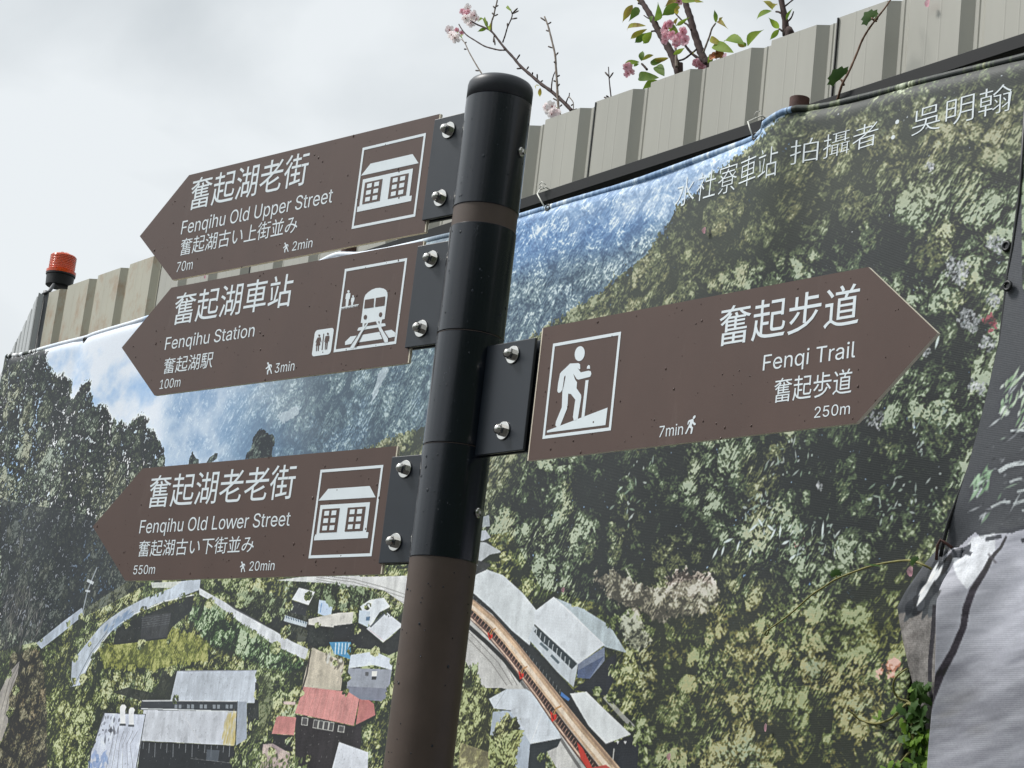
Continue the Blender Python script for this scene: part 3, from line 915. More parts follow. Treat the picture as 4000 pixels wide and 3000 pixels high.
C.fill(r7((870, 720), (1050, 700), (1025, 850), (860, 868)), (68, 70, 74), .7, .18)
for k in range(5):
    C.line(r7((868, 735 + k * 14), (1045, 712 + k * 13)), 1.6, (120, 122, 126), .5)
C.fill(r7((450, 1000), (560, 870), (640, 770), (760, 680), (900, 600), (1050, 545), (1100, 505), (1240, 495), (1235, 560), (1100, 605), (950, 645), (830, 705), (720, 790), (640, 870), (590, 960), (540, 1060), (500, 1150), (440, 1160)), (180, 189, 200), 1, .10)
C.line(r7((480, 1150), (590, 950), (700, 800), (830, 705), (1000, 630), (1200, 590)), 5, (225, 228, 230), .8)
C.line(r7((470, 1140), (570, 950), (690, 790), (820, 690)), 3, (90, 96, 104), .6)
C.line(r7((440, 1000), (560, 850), (730, 690), (900, 595)), 3, (80, 88, 96), .5)
C.dabs(C.full(r7((640, 800), (790, 690), (830, 700), (700, 830))), 60, [(120, 140, 168), (150, 168, 190)], (20, 40), (8, 12), (.4, 1), .5)
C.fill(r7((1230, 545), (1400, 640), (1600, 755), (1800, 875), (1905, 925), (1885, 990), (1700, 905), (1500, 775), (1330, 640), (1235, 590)), (202, 206, 210), 1, .10)
C.dabs(C.full(r7((1235, 585), (1500, 770), (1800, 960), (1850, 1000), (1700, 940), (1400, 730))), 130, [(110, 126, 86), (84, 98, 70)], (8, 18), (5, 8), (0, 2), .7)
C.fill(r7((230, 890), (400, 750), (510, 670), (522, 715), (400, 815), (260, 925)), (176, 186, 200), .95, .12)
C.fill(r7((0, 1190), (60, 1070), (125, 1000), (112, 1085), (60, 1210), (50, 1380), (12, 1490), (-60, 1500), (-60, 1300)), (166, 160, 156), .9, .12)
C.line(r7((10, 1300), (60, 1120), (120, 1010)), 2.5, (96, 92, 90), .7)
C.line(r7((30, 1330), (75, 1140), (125, 1030)), 2.5, (96, 92, 90), .7)
C.fill(r7((1700, 500), (1850, 480), (2215, 470), (2215, 570), (2050, 520)), (205, 208, 208), .95)
C.dabs(C.full(r7((860, 520), (920, 505), (1060, 540), (960, 600), (850, 600))), 110, [(140, 156, 108), (84, 100, 70), (60, 70, 56)], (8, 18), (5, 8), (0, 2), .8)
C.fill(r7((920, 512), (1120, 505), (1050, 545), (930, 545)), (206, 210, 208), .85)
# lamp mast by the road
C.line(r7((600, 420), (545, 560), (505, 740)), 4, (150, 158, 166), .9)
C.line(r7((540, 500), (580, 520)), 12, (206, 212, 218), .8)
C.line(r7((530, 565), (560, 570)), 8, (200, 206, 212), .8)
C.fill(r7((1400, 640), (1560, 620), (1900, 700), (1905, 880), (1840, 880), (1650, 790), (1450, 680)), dk, .72)
C.grove(C.full(r7((1400, 600), (1560, 560), (1800, 640), (1760, 740), (1500, 660))), [(120, 132, 96), (96, 110, 78), (150, 158, 130)], (48, 54, 48))
C.fill(r7((1900, 760), (2215, 780), (2215, 910), (2080, 890), (1900, 925)), dk, .9)
C.fill(r7((1845, 545), (1945, 572), (1905, 655), (1800, 620)), (216, 220, 225))
C.fill(r7((1800, 625), (1900, 658), (1885, 720), (1795, 700)), (50, 54, 58))
C.fill(r7((1970, 620), (2055, 635), (2035, 735), (1960, 705)), (188, 204, 224))
C.line(r7((1985, 640), (1975, 700)), 3, (90, 140, 190), .8)
C.fill(r7((1905, 740), (2080, 700), (2170, 695), (2160, 770), (2050, 790), (1905, 775)), (206, 204, 198))
C.fill(r7((1760, 715), (1900, 760), (1890, 792), (1750, 752)), (196, 206, 214), .9)
for k in range(9):
    x = 1765 + k * 15
    C.line(r7((x, 720 + k * 4.5), (x + 6, 735 + k * 4.5)), 4, (60, 80, 100), .8)
C.fill(r7((1930, 915), (2110, 1000), (2090, 1180), (1890, 1180), (1850, 1245), (1890, 1050)), (188, 180, 164), 1, .12)
C.line(r7((1922, 905), (1895, 1080), (1850, 1240)), 6, (60, 56, 54), .9)
C.dabs(C.full(r7((2000, 940), (2110, 980), (2100, 1060), (2010, 1020))), 40, [(206, 206, 200), (110, 106, 96)], (9, 20), (6, 9), (0, 2), .7)
C.fill(r7((2058, 878), (2152, 880), (2146, 985), (2050, 950)), (84, 144, 184))
for k in range(5):
    C.line(r7((2068 + k * 18, 885), (2060 + k * 19, 958)), 4, (214, 226, 234), .9)
# grey shed with its pale roof
C.fill(r7((1600, 1260), (1580, 1070), (1680, 1100), (1700, 1300), (1640, 1480), (1560, 1500)), (64, 72, 52), .5)
C.fill(r7((1000, 1060), (1100, 1060), (1055, 1250), (870, 1245), (690, 1190), (780, 1160), (960, 1200)), (44, 48, 46), .85)
C.fill(r7((1100, 1062), (1590, 1055), (1580, 1260), (1055, 1256)), (186, 193, 203), 1, .07)
for k in range(11):
    t = k / 11
    C.line(r7((1100 + 490 * t, 1062 - 6 * t), (1055 + 525 * t, 1256 + 4 * t)), 1.3, (160, 168, 180), .5)
C.line(r7((1100, 1062), (1590, 1055)), 3, (120, 124, 132), .8)
C.fill(r7((1580, 1130), (1600, 1140), (1610, 1370), (1540, 1470), (1535, 1260), (1580, 1260)), dk, .9)
C.fill(r7((865, 1240), (1472, 1245), (1470, 1322), (856, 1300)), (58, 62, 68))
C.line(r7((868, 1243), (1470, 1248)), 4, (206, 208, 210))
C.line(r7((862, 1292), (1466, 1312)), 5, (200, 204, 206))
for k in range(16):
    x = 1060 + k * 26
    C.fill(r7((x, 1268), (x + 17, 1269), (x + 16, 1294), (x - 1, 1293)), (150, 158, 166) if k % 3 else (60, 66, 72), .8)
C.fill(r7((878, 1300), (1466, 1314), (1455, 1522), (858, 1490)), (192, 196, 204), 1, .07)
C.dabs(C.full(r7((1400, 1325), (1464, 1330), (1456, 1520), (1375, 1512))), 90, [(190, 174, 112), (176, 158, 96), (200, 190, 150)], (14, 40), (8, 14), (1.2, 1.9), .4)
C.line(r7((1130, 1310), (1240, 1500)), 1.5, (206, 206, 208), .7)
C.fill(r7((1472, 1250), (1530, 1252), (1535, 1480), (1466, 1522)), (152, 160, 172))
C.line(r7((1470, 1250), (1462, 1520)), 3, (60, 62, 66))
C.fill(r7((855, 1492), (1456, 1524), (1446, 1700), (1440, 1980), (820, 1980)), (42, 45, 49))
for k in range(15):
    x = 880 + k * 39
    C.line(r7((x, 1502 + k * 1.5), (x - 4, 1540 + 26 * (k % 3))), 2.5, (170, 176, 182), .6)
C.fill(r7((1280, 1545), (1360, 1550), (1350, 1620), (1275, 1612)), (96, 104, 114), .7)
C.line(r7((1180, 1600), (1440, 1630)), 2, (150, 150, 150), .6)
C.fill(r7((640, 1316), (892, 1326), (830, 1700), (800, 1960), (480, 1960), (556, 1560)), (198, 204, 218), 1, .1)
C.line(r7((640, 1316), (892, 1326), (830, 1660)), 4, (52, 54, 58), .9)
C.line(r7((640, 1316), (556, 1560), (540, 1700)), 4, (60, 62, 66), .9)
C.dabs(C.full(r7((600, 1330), (760, 1340), (700, 1480), (600, 1500))), 26, [(70, 72, 80), (120, 124, 136)], (12, 34), (5, 12), (0, 3), .6)
C.dabs(C.full(r7((560, 1560), (660, 1560), (620, 1700), (540, 1700))), 30, [(110, 140, 190), (140, 160, 200)], (20, 44), (10, 18), (0, 3), .5)
for k in range(6):
    C.line(r7((640 + 34 * k, 1660), (680 + 22 * k, 1510), (690 + 30 * k, 1430)), 1.6, (96, 90, 96), .6)
for x, y, h in ((750, 1270, 120), (803, 1288, 108)):
    C.fill(r7((x - 18, y + 8), (x - 8, y - 4), (x + 10, y - 4), (x + 20, y + 10), (x + 12, y + 30), (x + 12, y + h), (x - 18, y + h), (x - 20, y + 30)), (226, 228, 230))
    C.line(r7((x - 24, y + h), (x + 14, y + h)), 8, (50, 52, 56), .8)
# red-roofed house
C.fill(r7((1830, 1330), (2165, 1400), (2212, 1380), (2212, 1560), (2080, 1500), (2040, 1700), (1830, 1640)), (46, 43, 46), 1, .15)
C.fill(r7((1880, 1158), (2205, 1194), (2167, 1396), (1828, 1322)), (200, 142, 138), 1, .1)
for k in range(9):
    t = k / 9
    C.line(r7((1880 + 325 * t, 1158 + 36 * t), (1828 + 339 * t, 1322 + 74 * t)), 1.3, (172, 100, 98), .5)
C.fill(r7((2205, 1194), (2290, 1260), (2300, 1330), (2180, 1390)), (182, 118, 116), .95)
C.fill(r7((1722, 1338), (1836, 1348), (1822, 1458), (1692, 1450)), (190, 130, 126), 1, .1)
C.fill(r7((1700, 1455), (1822, 1460), (1815, 1560), (1705, 1545)), (44, 44, 46))
C.line(r7((1760, 1258), (1830, 1262)), 12, (206, 186, 182), .9)
for P in (((1935, 1358), (2052, 1376), (2045, 1432), (1928, 1412)), ((1868, 1345), (1905, 1350), (1900, 1400), (1862, 1394)), ((2075, 1392), (2115, 1398), (2110, 1440), (2070, 1434))):
    C.fill(r7(*P), (190, 190, 184), .9)
    (ax, ay), (bx, by), (cx_, cy_), (dx_, dy_) = P
    nn_ = max(1, int((bx - ax) / 26))
    for k in range(nn_):
        u0, u1 = (k + .14) / nn_, (k + .86) / nn_
        C.fill(r7((ax + (bx - ax) * u0, ay + (by - ay) * u0 + 5), (ax + (bx - ax) * u1, ay + (by - ay) * u1 + 5), (dx_ + (cx_ - dx_) * u1, dy_ + (cy_ - dy_) * u1 - 5), (dx_ + (cx_ - dx_) * u0, dy_ + (cy_ - dy_) * u0 - 5)), (74, 72, 74), .95)
C.fill(r7((2080, 1496), (2260, 1560), (2260, 1900), (2020, 1900), (2040, 1660)), (204, 208, 216))
C.fill(r7((1640, 1515), (1700, 1510), (1800, 1570), (1790, 1700), (1620, 1700)), (190, 170, 170), .8, .15)
C.dabs(C.full(r7((1560, 1560), (1900, 1600), (1900, 1720), (1540, 1720))), 190, [(116, 130, 80), (90, 104, 66), (60, 66, 52)], (9, 20), (5, 8), (.4, 2), .8)
# right of the yard, seen left of the pole
C.fill(r8((-160, 470), (0, 480), (450, 470), (450, 660), (300, 560), (0, 505), (-160, 500)), (204, 205, 204), 1, .08)
for dy in (0, 22, 52, 74):
    C.line(r8((-100, 470 + dy * .5), (120, 492 + dy * .8), (300, 540 + dy), (450, 590 + dy)), 2.2, (120, 118, 116), .75)
C.grove(C.full(r8((-100, 520), (100, 530), (300, 590), (200, 640), (40, 680), (-100, 600))), [(112, 128, 92), (88, 104, 74), (140, 150, 120)], (46, 52, 46))
C.fill(r8((0, 780), (150, 760), (200, 800), (290, 885), (420, 790), (420, 920), (330, 960), (230, 925), (0, 900)), (44, 47, 50), .95)
C.fill(r8((155, 660), (212, 618), (300, 604), (342, 662), (272, 695), (214, 785)), (214, 220, 226))
C.fill(r8((150, 682), (215, 690), (200, 788), (143, 760)), (192, 204, 216))
C.fill(r8((190, 725), (215, 720), (210, 745), (188, 745)), (80, 110, 140), .9)
C.fill(r8((190, 796), (312, 690), (424, 776), (292, 882)), (206, 211, 218))
C.line(r8((214, 785), (345, 660)), 6, (70, 78, 84), .9)
C.line(r8((205, 800), (300, 872)), 2, (206, 120, 120), .3)
C.fill(r8((-30, 880), (98, 878), (92, 985), (0, 950)), (84, 144, 184))
for k in range(5):
    C.line(r8((10 + k * 19, 884), (4 + k * 19, 955)), 4, (214, 226, 234), .9)
C.fill(r8((80, 1040), (350, 1046), (332, 1175), (300, 1245), (150, 1232), (70, 1165)), (150, 155, 166))
C.fill(r8((74, 1152), (334, 1166), (300, 1245), (150, 1232), (70, 1180)), (124, 128, 142))
C.fill(r8((95, 958), (238, 934), (356, 988), (350, 1052), (230, 1020), (80, 1042)), (206, 214, 224))
C.fill(r8((222, 1058), (256, 1056), (252, 1090), (220, 1090)), (216, 216, 212)); C.fill(r8((222, 1092), (252, 1092), (248, 1110), (220, 1110)), (60, 60, 62))
C.fill(r8((182, 1062), (202, 1064), (200, 1088), (180, 1086)), (90, 92, 96))
C.fill(r8((-40, 1188), (145, 1198), (140, 1380), (110, 1398), (-40, 1375)), (186, 110, 112), .0)
# railway yard and station right of the pole
C.fill(r8((700, 560), (860, 560), (1000, 640), (1500, 1200), (1750, 1640), (1840, 1900), (1640, 1900), (1450, 1760), (1300, 1500), (1170, 1200), (1040, 1165), (930, 1165), (870, 1090), (800, 960), (700, 900)), (188, 188, 186), 1, .10)
for dx in (0, 44, 84, 128):
    C.line(r8((760 + dx, 780 - dx * .1), (860 + dx, 880), (980 + dx, 1010), (1075 + dx * .8, 1150)), 2.6, (112, 110, 108), .8)
for k in range(44):
    t = k / 44
    x, y = 765 + 320 * t, 800 + 350 * t
    C.line(r8((x, y), (x + 46, y - 14)), 1.4, (140, 138, 134), .6)
C.line(r8((700, 640), (850, 790), (960, 890), (1060, 990), (1165, 1125)), 16, (40, 42, 44), .95)
C.line(r8((1165, 1125), (1320, 1330), (1420, 1480), (1560, 1700)), 12, (70, 68, 68), .6)
C.grove(C.full(r8((740, 1150), (880, 1080), (960, 1210), (980, 1320), (960, 1460), (1000, 1660), (740, 1700))), [(152, 154, 104), (128, 136, 88), (168, 168, 124)], (60, 64, 50))
C.fill(r8((780, 1500), (960, 1560), (1040, 1650), (1000, 1720), (760, 1720)), (180, 168, 130), .5, .2)
C.grove(C.full(r8((800, 1050), (900, 1000), (900, 1160), (820, 1180))), [(120, 136, 90), (150, 158, 120)], (56, 60, 50))
# station building left of the train
C.fill(r8((985, 1312), (1092, 1302), (1190, 1440), (1240, 1520), (1210, 1700), (1160, 1690), (1000, 1460), (965, 1455)), (166, 176, 188))
C.fill(r8((1225, 1512), (1424, 1478), (1400, 1530), (1330, 1560), (1316, 1720), (1206, 1720)), (48, 54, 58))
C.fill(r8((960, 1232), (1072, 1172), (1200, 1172), (1332, 1262), (1424, 1478), (1228, 1512), (1092, 1302), (992, 1292)), (198, 205, 213), 1, .06)
C.line(r8((1228, 1505), (1330, 1265)), 2, (224, 226, 228), .8); C.line(r8((1072, 1172), (1000, 1285)), 2, (150, 158, 166), .6)
C.line(r8((1010, 1300), (1100, 1305)), 4, (90, 96, 104), .7)
C.grove(C.full(r8((1000, 1400), (1060, 1335), (1150, 1350), (1180, 1430), (1150, 1540), (1120, 1660), (1180, 1720), (960, 1720), (950, 1560))), [(140, 144, 86), (116, 126, 76), (160, 160, 112), (92, 100, 64)], (54, 58, 44))
# long platform roof, dark underside, station house
C.line(r8((760, 500), (880, 590), (1010, 690), (1130, 830), (1230, 960), (1370, 1130), (1480, 1240), (1620, 1420), (1720, 1560)), [26, 30, 34, 40, 60, 80, 70, 60, 70], (48, 52, 54))
for k in range(26):
    t = k / 26
    x, y = 880 + 560 * t, 600 + 560 * t + 40 * t * t
    C.line(r8((x, y), (x - 5, y + 26)), 2.6, (150, 154, 152), .55)
C.fill(r8((760, 470), (880, 488), (940, 428), (1060, 470), (1180, 580), (1262, 682), (1252, 780), (1222, 905), (1110, 812), (990, 682), (868, 572), (760, 480)), (204, 210, 214), 1, .06)
C.fill(r8((1382, 610), (1562, 680), (1722, 780), (1824, 952), (1692, 914), (1482, 702)), (174, 186, 192), 1, .09)
C.fill(r8((1600, 1110), (1722, 980), (1764, 952), (1740, 1130), (1700, 1215), (1560, 1190), (1500, 1180)), (44, 48, 54))
C.fill(r8((1212, 862), (1250, 782), (1532, 1020), (1502, 1164), (1400, 1070)), (188, 196, 203))
C.line(r8((1262, 805), (1320, 862), (1400, 930), (1508, 1036)), [22, 34, 30, 30], (46, 56, 62), .95)
for k in range(9):
    t = k / 9
    C.line(r8((1268 + 236 * t, 800 + 220 * t), (1262 + 236 * t, 836 + 226 * t)), 4, (196, 202, 206), .8)
C.line(r8((1290, 890), (1340, 935)), 10, (70, 84, 92), .8); C.line(r8((1360, 965), (1410, 1015)), 10, (70, 84, 92), .8)
C.fill(r8((1530, 1020), (1692, 914), (1692, 1000), (1602, 1112), (1528, 1104)), (118, 128, 148), 1, .12)
C.fill(r8((1530, 1060), (1690, 970), (1600, 1112), (1520, 1104)), (58, 72, 104), .6, .2)
C.fill(r8((1254, 692), (1372, 604), (1482, 692), (1692, 902), (1532, 1022), (1252, 772)), (207, 213, 219), 1, .05)
C.line(r8((1372, 604), (1692, 902)), 2, (228, 230, 232), .8)
# lower platform roof and dark front
C.fill(r8((1480, 1228), (1600, 1400), (1700, 1520), (1720, 1640), (1640, 1600), (1400, 1230)), (46, 48, 50), .95)
C.fill(r8((1700, 1522), (1842, 1458), (1886, 1520), (1870, 1700), (1860, 1840), (1700, 1800)), (42, 46, 52))
for x in (1762, 1806):
    C.fill(r8((x - 9, 1496), (x - 4, 1490), (x, 1497), (x + 4, 1490), (x + 9, 1496), (x, 1514)), (225, 225, 225))
C.line(r8((1740, 1540), (1725, 1660)), 5, (190, 190, 186), .9)
C.fill(r8((1478, 1202), (1582, 1190), (1700, 1310), (1842, 1452), (1692, 1512), (1592, 1402)), (213, 218, 221), 1, .05)
C.line(r8((1690, 1220), (1800, 1350), (1900, 1450)), 18, (190, 190, 186), .7)
C.fill(r8((1425, 1190), (1480, 1235), (1470, 1250), (1420, 1215)), (80, 124, 190), .9)
# red and cream train
side = r8((700, 590), (858, 705), (975, 820), (1100, 970), (1180, 1075), (1290, 1215), (1380, 1345), (1480, 1480), (1600, 1640), (1680, 1760))
roof = r8((700, 540), (870, 650), (1000, 768), (1120, 910), (1200, 1010), (1310, 1145), (1410, 1270), (1520, 1410), (1640, 1560), (1740, 1690))
C.line(side, [22, 26, 30, 32, 34, 36, 38, 40, 44, 48], (92, 72, 68), 1, .2)
C.line([(x + 6, y - 5) for x, y in side], [12, 13, 15, 16, 17, 18, 19, 20, 22, 24], (52, 40, 38), .9, .3)
C.line([(x - 9, y + 8) for x, y in side], [4, 5, 6, 6, 7, 7, 8, 8, 9, 10], (206, 180, 160), .9, .2)
C.line([(x - 13, y + 12) for x, y in side], [3, 3, 4, 4, 4, 5, 5, 5, 6, 6], (96, 74, 68), .8, .2)
sd = np.array(side); cum = np.r_[0, np.cumsum(np.hypot(*np.diff(sd, axis=0).T))]
for d_ in np.arange(60, cum[-1], 15):
    x = np.interp(d_, cum, sd[:, 0]); y = np.interp(d_, cum, sd[:, 1])
    C.line([(x + 8, y - 12), (x - 3, y + 5)], 3.4, (190, 150, 132), .75)
C.line(roof, [31, 35, 40, 43, 45, 47, 48, 50, 54, 58], (190, 164, 138), 1, .14)
C.line([(x - 5, y + 4) for x, y in roof], [10, 12, 14, 15, 15, 16, 16, 17, 18, 20], (228, 214, 198), .8, .1)
C.line([(x + 14, y - 11) for x, y in roof], [5, 6, 7, 7, 8, 8, 8, 9, 9, 10], (126, 104, 90), .6, .1)
for (x, y, k) in ((975, 850, .8), (1165, 1092, .9), (1372, 1350, 1.1)):
    k *= .8
    C.fill(r8((x - 22 * k, y - 50 * k), (x + 4 * k, y - 20 * k), (x + 28 * k, y - 22 * k), (x + 24 * k, y + 8 * k), (x - 8 * k, y + 32 * k)), (200, 58, 48))
    C.line(r8((x + 4 * k, y - 20 * k), (x + 22 * k, y - 62 * k), (x + 60 * k, y - 82 * k)), 7 * k, (176, 132, 84), .95)
    C.line(r8((x - 4, y - 20 * k), (x + 4, y + 10 * k)), 5, (60, 36, 34), .8)
C.fill(r8((1520, 1500), (1555, 1540), (1582, 1600), (1610, 1660), (1600, 1700), (1540, 1600)), (186, 66, 56))
C.fill(r8((1600, 1660), (1690, 1640), (1740, 1680), (1770, 1800), (1660, 1760)), (178, 84, 76))
# houses on the slope just right of the pole
C.fill(r8((880, 200), (960, 195), (990, 240), (940, 262), (880, 250)), (176, 182, 190)); C.fill(r8((870, 262), (960, 270), (1060, 330), (985, 345), (900, 410), (860, 380)), (182, 187, 192), .95)
C.fill(r8((880, 370), (985, 405), (960, 440), (870, 480)), (58, 60, 62), .9); C.fill(r8((920, 120), (980, 100), (985, 170), (930, 180)), (170, 178, 186), .8)
C.fill(r8((860, 440), (900, 410), (930, 430), (880, 490)), (54, 56, 58), .9)
q = C.full(r8((1600, 480), (1760, 430), (1860, 520), (2020, 560), (2212, 470), (2400, 560), (2300, 700), (2000, 760), (1760, 640)))
C.wood(C.ragged(q, 6, .5) * .85, np.maximum(shade, .75), [((158, 150, 138), (208, 204, 198)), ((134, 130, 112), (190, 186, 172)), ((100, 106, 82), (168, 170, 146))], (78, 76, 68), 1.1, .05, .92, .2)
C.wood(C.ragged(C.full(r8((1760, 700), (1900, 760), (1980, 900), (1860, 940), (1800, 820))), 6, .6) * .7, ONE, [((160, 158, 150), (206, 206, 202)), ((120, 124, 104), (180, 182, 164))], (76, 78, 70), 1.1, .05)
# leaf clumps growing over kerbs, eaves and banks so that nothing ends in a ruled line
BUSH = (r7((450, 1130), (520, 1110), (590, 990), (640, 900), (700, 830), (560, 900), (470, 980), (780, 770), (880, 690), (1000, 640), (1120, 610), (1300, 640), (1420, 730), (1560, 830), (1700, 920), (1820, 990), (1480, 640), (1640, 740), (1760, 820), (1060, 1060), (1090, 1240), (1600, 1080), (1610, 1200), (1580, 1400), (1560, 1560), (700, 1290), (640, 1280), (560, 1500),
    (1720, 1320), (1800, 1500), (1690, 1560), (1640, 1600), (1900, 1600), (2060, 1010), (2120, 1100), (1860, 1200), (1780, 660), (1900, 600), (2100, 600), (1960, 780), (2180, 800), (260, 870), (420, 770), (500, 730), (60, 1080), (100, 1180), (60, 1320), (1040, 880), (860, 900), (1500, 1560), (1460, 1620))
    + r8((60, 600), (200, 660), (330, 700), (420, 860), (100, 930), (240, 940), (360, 1000), (60, 1190), (340, 1180), (300, 1260), (860, 1120), (930, 1300), (1300, 1600), (1500, 640), (1740, 760), (1850, 960), (1760, 1060), (1740, 1230), (1640, 1190), (1900, 1480), (1860, 1400), (1080, 340), (1100, 440), (1220, 540)))
bm_ = np.zeros((H_, W_), np.float32)
for k_, (x, y) in enumerate(BUSH):
    q = C.pt((x, y)); r = (6 + 9 * RNG.random()) * .001 / C.mm * 1.3
    yy, xx = np.ogrid[0:H_, 0:W_]
    y0, y1, x0, x1 = max(0, int(q[1] - 40)), min(H_, int(q[1] + 40)), max(0, int(q[0] - 50)), min(W_, int(q[0] + 50))
    if y1 <= y0 or x1 <= x0: continue
    d_ = ((xx[:, x0:x1] - q[0]) / (r * 1.5)) ** 2 + ((yy[y0:y1] - q[1]) / r) ** 2
    bm_[y0:y1, x0:x1] = np.maximum(bm_[y0:y1, x0:x1], np.clip(1.6 - d_, 0, 1))
bm_ = sstep(bm_ + .42 * C.conv + .12 * C.spray, .6, .85) * sstep(bm_, .05, .2)
C.wood(bm_, ONE * .95, GRN, (46, 52, 44), 1.1, .02, .92, .2)
VB = C.full(r7((860, 480), (2240, 460), (2260, 1720), (300, 1720), (240, 900)))
ys_, xs_ = np.nonzero(VB > .5)
for k_ in range(900):                                  # odds and ends: walls, tins, posts, laundry, stones
    q = RNG.integers(0, len(ys_))
    yv, xv = ys_[q], xs_[q]
    lumv = C.a[yv, xv].mean()
    if lumv > 150: col = np.array((96, 100, 104), np.float32); al = .30
    elif lumv < 70: col = np.array((150, 152, 148), np.float32); al = .45
    else: continue
    C.dab(xv, yv, (2 + 5 * RNG.random()) * .001 / C.mm, (1.5 + 2 * RNG.random()) * .001 / C.mm, RNG.choice([0.05, 1.5, .5]), col + RNG.normal(0, 12), al)
IMG1 = C.finish('banner_print')

# --- second print: dark shade over a pale rock face with tree stems
C2 = Canvas(0.70, 3.4, CZ - 0.50, CZ + 1.66, 0.0022, 0.165)
h2, w2 = C2.h, C2.w
one = np.ones((h2, w2), np.float32)
C2.a[:] = np.array((74, 77, 82), np.float32) * (1 + .12 * (fbm(h2, w2, 60, 4) - .5))[..., None]
TOPG = C2.full([(3950, 200), (4300, 200), (4300, 1250), (3990, 1250), (3960, 1100)])
C2.relief()
C2.wood(TOPG, np.ones((h2, w2), np.float32), GR, (50, 54, 56), 1.05, .05)
LF = C2.full([(3900, 1420), (4300, 1400), (4300, 2060), (3740, 2040), (3800, 1800)])
C2.dabs(LF, 40, [(140, 160, 142), (196, 204, 206), (112, 136, 114), (206, 210, 214)], (9, 34), (3, 6), (.2, 1.2), .8)
C2.dabs(C2.full([(3880, 1500), (4000, 1400), (4010, 1600), (3960, 1680), (3880, 1640)]), 50, [(176, 196, 168), (140, 168, 136), (206, 216, 206)], (12, 30), (4, 7), (.6, 1.5), .85)
C2.dabs(C2.full([(3770, 1850), (3840, 1820), (3830, 1910), (3770, 1930)]), 26, [(150, 178, 150), (120, 150, 120)], (14, 32), (4, 7), (.5, 1.6), .85)
RK = r9((1640, 340), (1800, 220), (1860, 190), (1900, 240), (1990, 200), (2060, 200), (2110, 190), (2200, 150), (2700, 0), (5200, -600), (5200, 3400), (1200, 3400), (1340, 800), (1480, 690), (1600, 600), (1640, 420))
rk = C2.full(RK)
S2 = np.linspace(C2.s0, C2.s1, w2)[None, :] * one; Z2 = np.linspace(C2.z0, C2.z1, h2)[:, None] * one
sE = fs(4150, 1700, .165)[0]; zE = fs(4150, 1985, .165)[1]
wav = (fbm(h2, w2, 90, 3, 1.6) - .5) * .30
rk = np.maximum(rk, ((S2 > sE) & (Z2 < zE + wav * sstep(S2, sE, sE + .4))).astype(np.float32))
rk = np.maximum(rk, ((S2 > .99) & (Z2 < CZ + .16)).astype(np.float32))
C2.wood(sstep(S2, sE - .06, sE + .25) * sstep(Z2 - zE - wav + .10 * C2.conv, .10, .26), .2 + .8 * sstep(fbm(h2, w2, 90, 4), .42, .58), GR, (44, 49, 50), 1.05, .04)
rk = (rk + (fbm(h2, w2, 12, 3, 2.2) - .5) * .8 * ((rk > .02) & (rk < .98)) > .5).astype(np.float32)
rc = np.array((163, 165, 175), np.float32) * (1 + .30 * (fbm(h2, w2, 46, 5, 1.7) - .5) + .30 * (fbm(h2, w2, 130, 3) - .5))[..., None]
C2.a += rk[..., None] * (rc - C2.a)
C2.fill(r9((1240, 700), (1640, 640), (1630, 900), (1606, 1420), (1500, 1420), (1300, 860)), (126, 122, 119), .92, .2)  # shade of the turned flap put into the print colour
C2.fill(r9((1700, 360), (1830, 220), (1900, 215), (1990, 200), (2000, 330), (1860, 560), (1740, 420)), (208, 212, 217), .75, .1)
C2.dabs(C2.full(r9((1380, 700), (1460, 560), (1560, 420), (1680, 380), (1690, 640), (1560, 700))), 40, [(60, 64, 70), (48, 52, 58), (70, 74, 78)], (24, 60), (12, 26), (.5, 1.4), .95)
C2.dabs(C2.full(r9((1400, 700), (1640, 480), (1600, 400))), 9, [(214, 218, 222), (220, 224, 228)], (30, 60), (6, 11), (.7, 1.1), .95)
for P_, w_, c_ in ((((2080, 1146), (2140, 1143), (2230, 1150)), 9, 208), (((2008, 1400), (2060, 1365), (2120, 1348), (2230, 1338)), 17, 204), (((2075, 1466), (2110, 1448), (2150, 1440)), 10, 186), (((2120, 1524), (2200, 1500)), 10, 176),
                   (((1960, 1620), (2020, 1590), (2080, 1585)), 10, 190), (((2100, 1600), (2180, 1570)), 12, 180), (((1870, 1560), (1905, 1500)), 8, 190), (((2150, 1640), (2230, 1620)), 9, 168)):
    C2.line(r6(*P_), w_, (c_ - 6, c_ + 2, c_ + 4), .85, .15)
C2.dabs(C2.full([(3800, 1700), (4300, 1560), (4300, 2050), (3760, 2040)]), 110, [(150, 154, 160), (104, 108, 112), (186, 192, 196), (52, 55, 60)], (6, 26), (2.5, 5), (.1, .7), .6)
for (a_, b_) in (((1750, 300), (1840, 330)), ((2010, 170), (2100, 190)), ((1930, 240), (2030, 220)), ((2150, 250), (2260, 200)), ((2060, 190), (2212, 150))):
    C2.line(r9(a_, b_), 16, (66, 69, 76), .9, .1)
C2.fill(r9((1700, 300), (1820, 258), (1815, 310), (1760, 350), (1700, 345)), (64, 67, 74), .9)
C2.line(r9((2060, 220), (2030, 290), (1980, 360), (1950, 440), (1890, 560), (1850, 680), (1830, 790), (1770, 940), (1700, 1080), (1640, 1240), (1600, 1400)), [8, 10, 16, 20, 22, 22, 20, 22, 26, 26, 20], (50, 46, 54), .93, .18)
C2.line(r9((1600, 640), (1580, 800), (1550, 980), (1535, 1150), (1570, 1290), (1600, 1400)), [20, 20, 20, 18, 14, 10], (44, 42, 48), .93, .18)
C2.line(r9((1960, 330), (2010, 390)), 8, (90, 88, 94), .6)
sm3 = sblur(RNG.standard_normal((h2, w2)).astype(np.float32), 16, 3, .25); sm3 /= sm3.std()
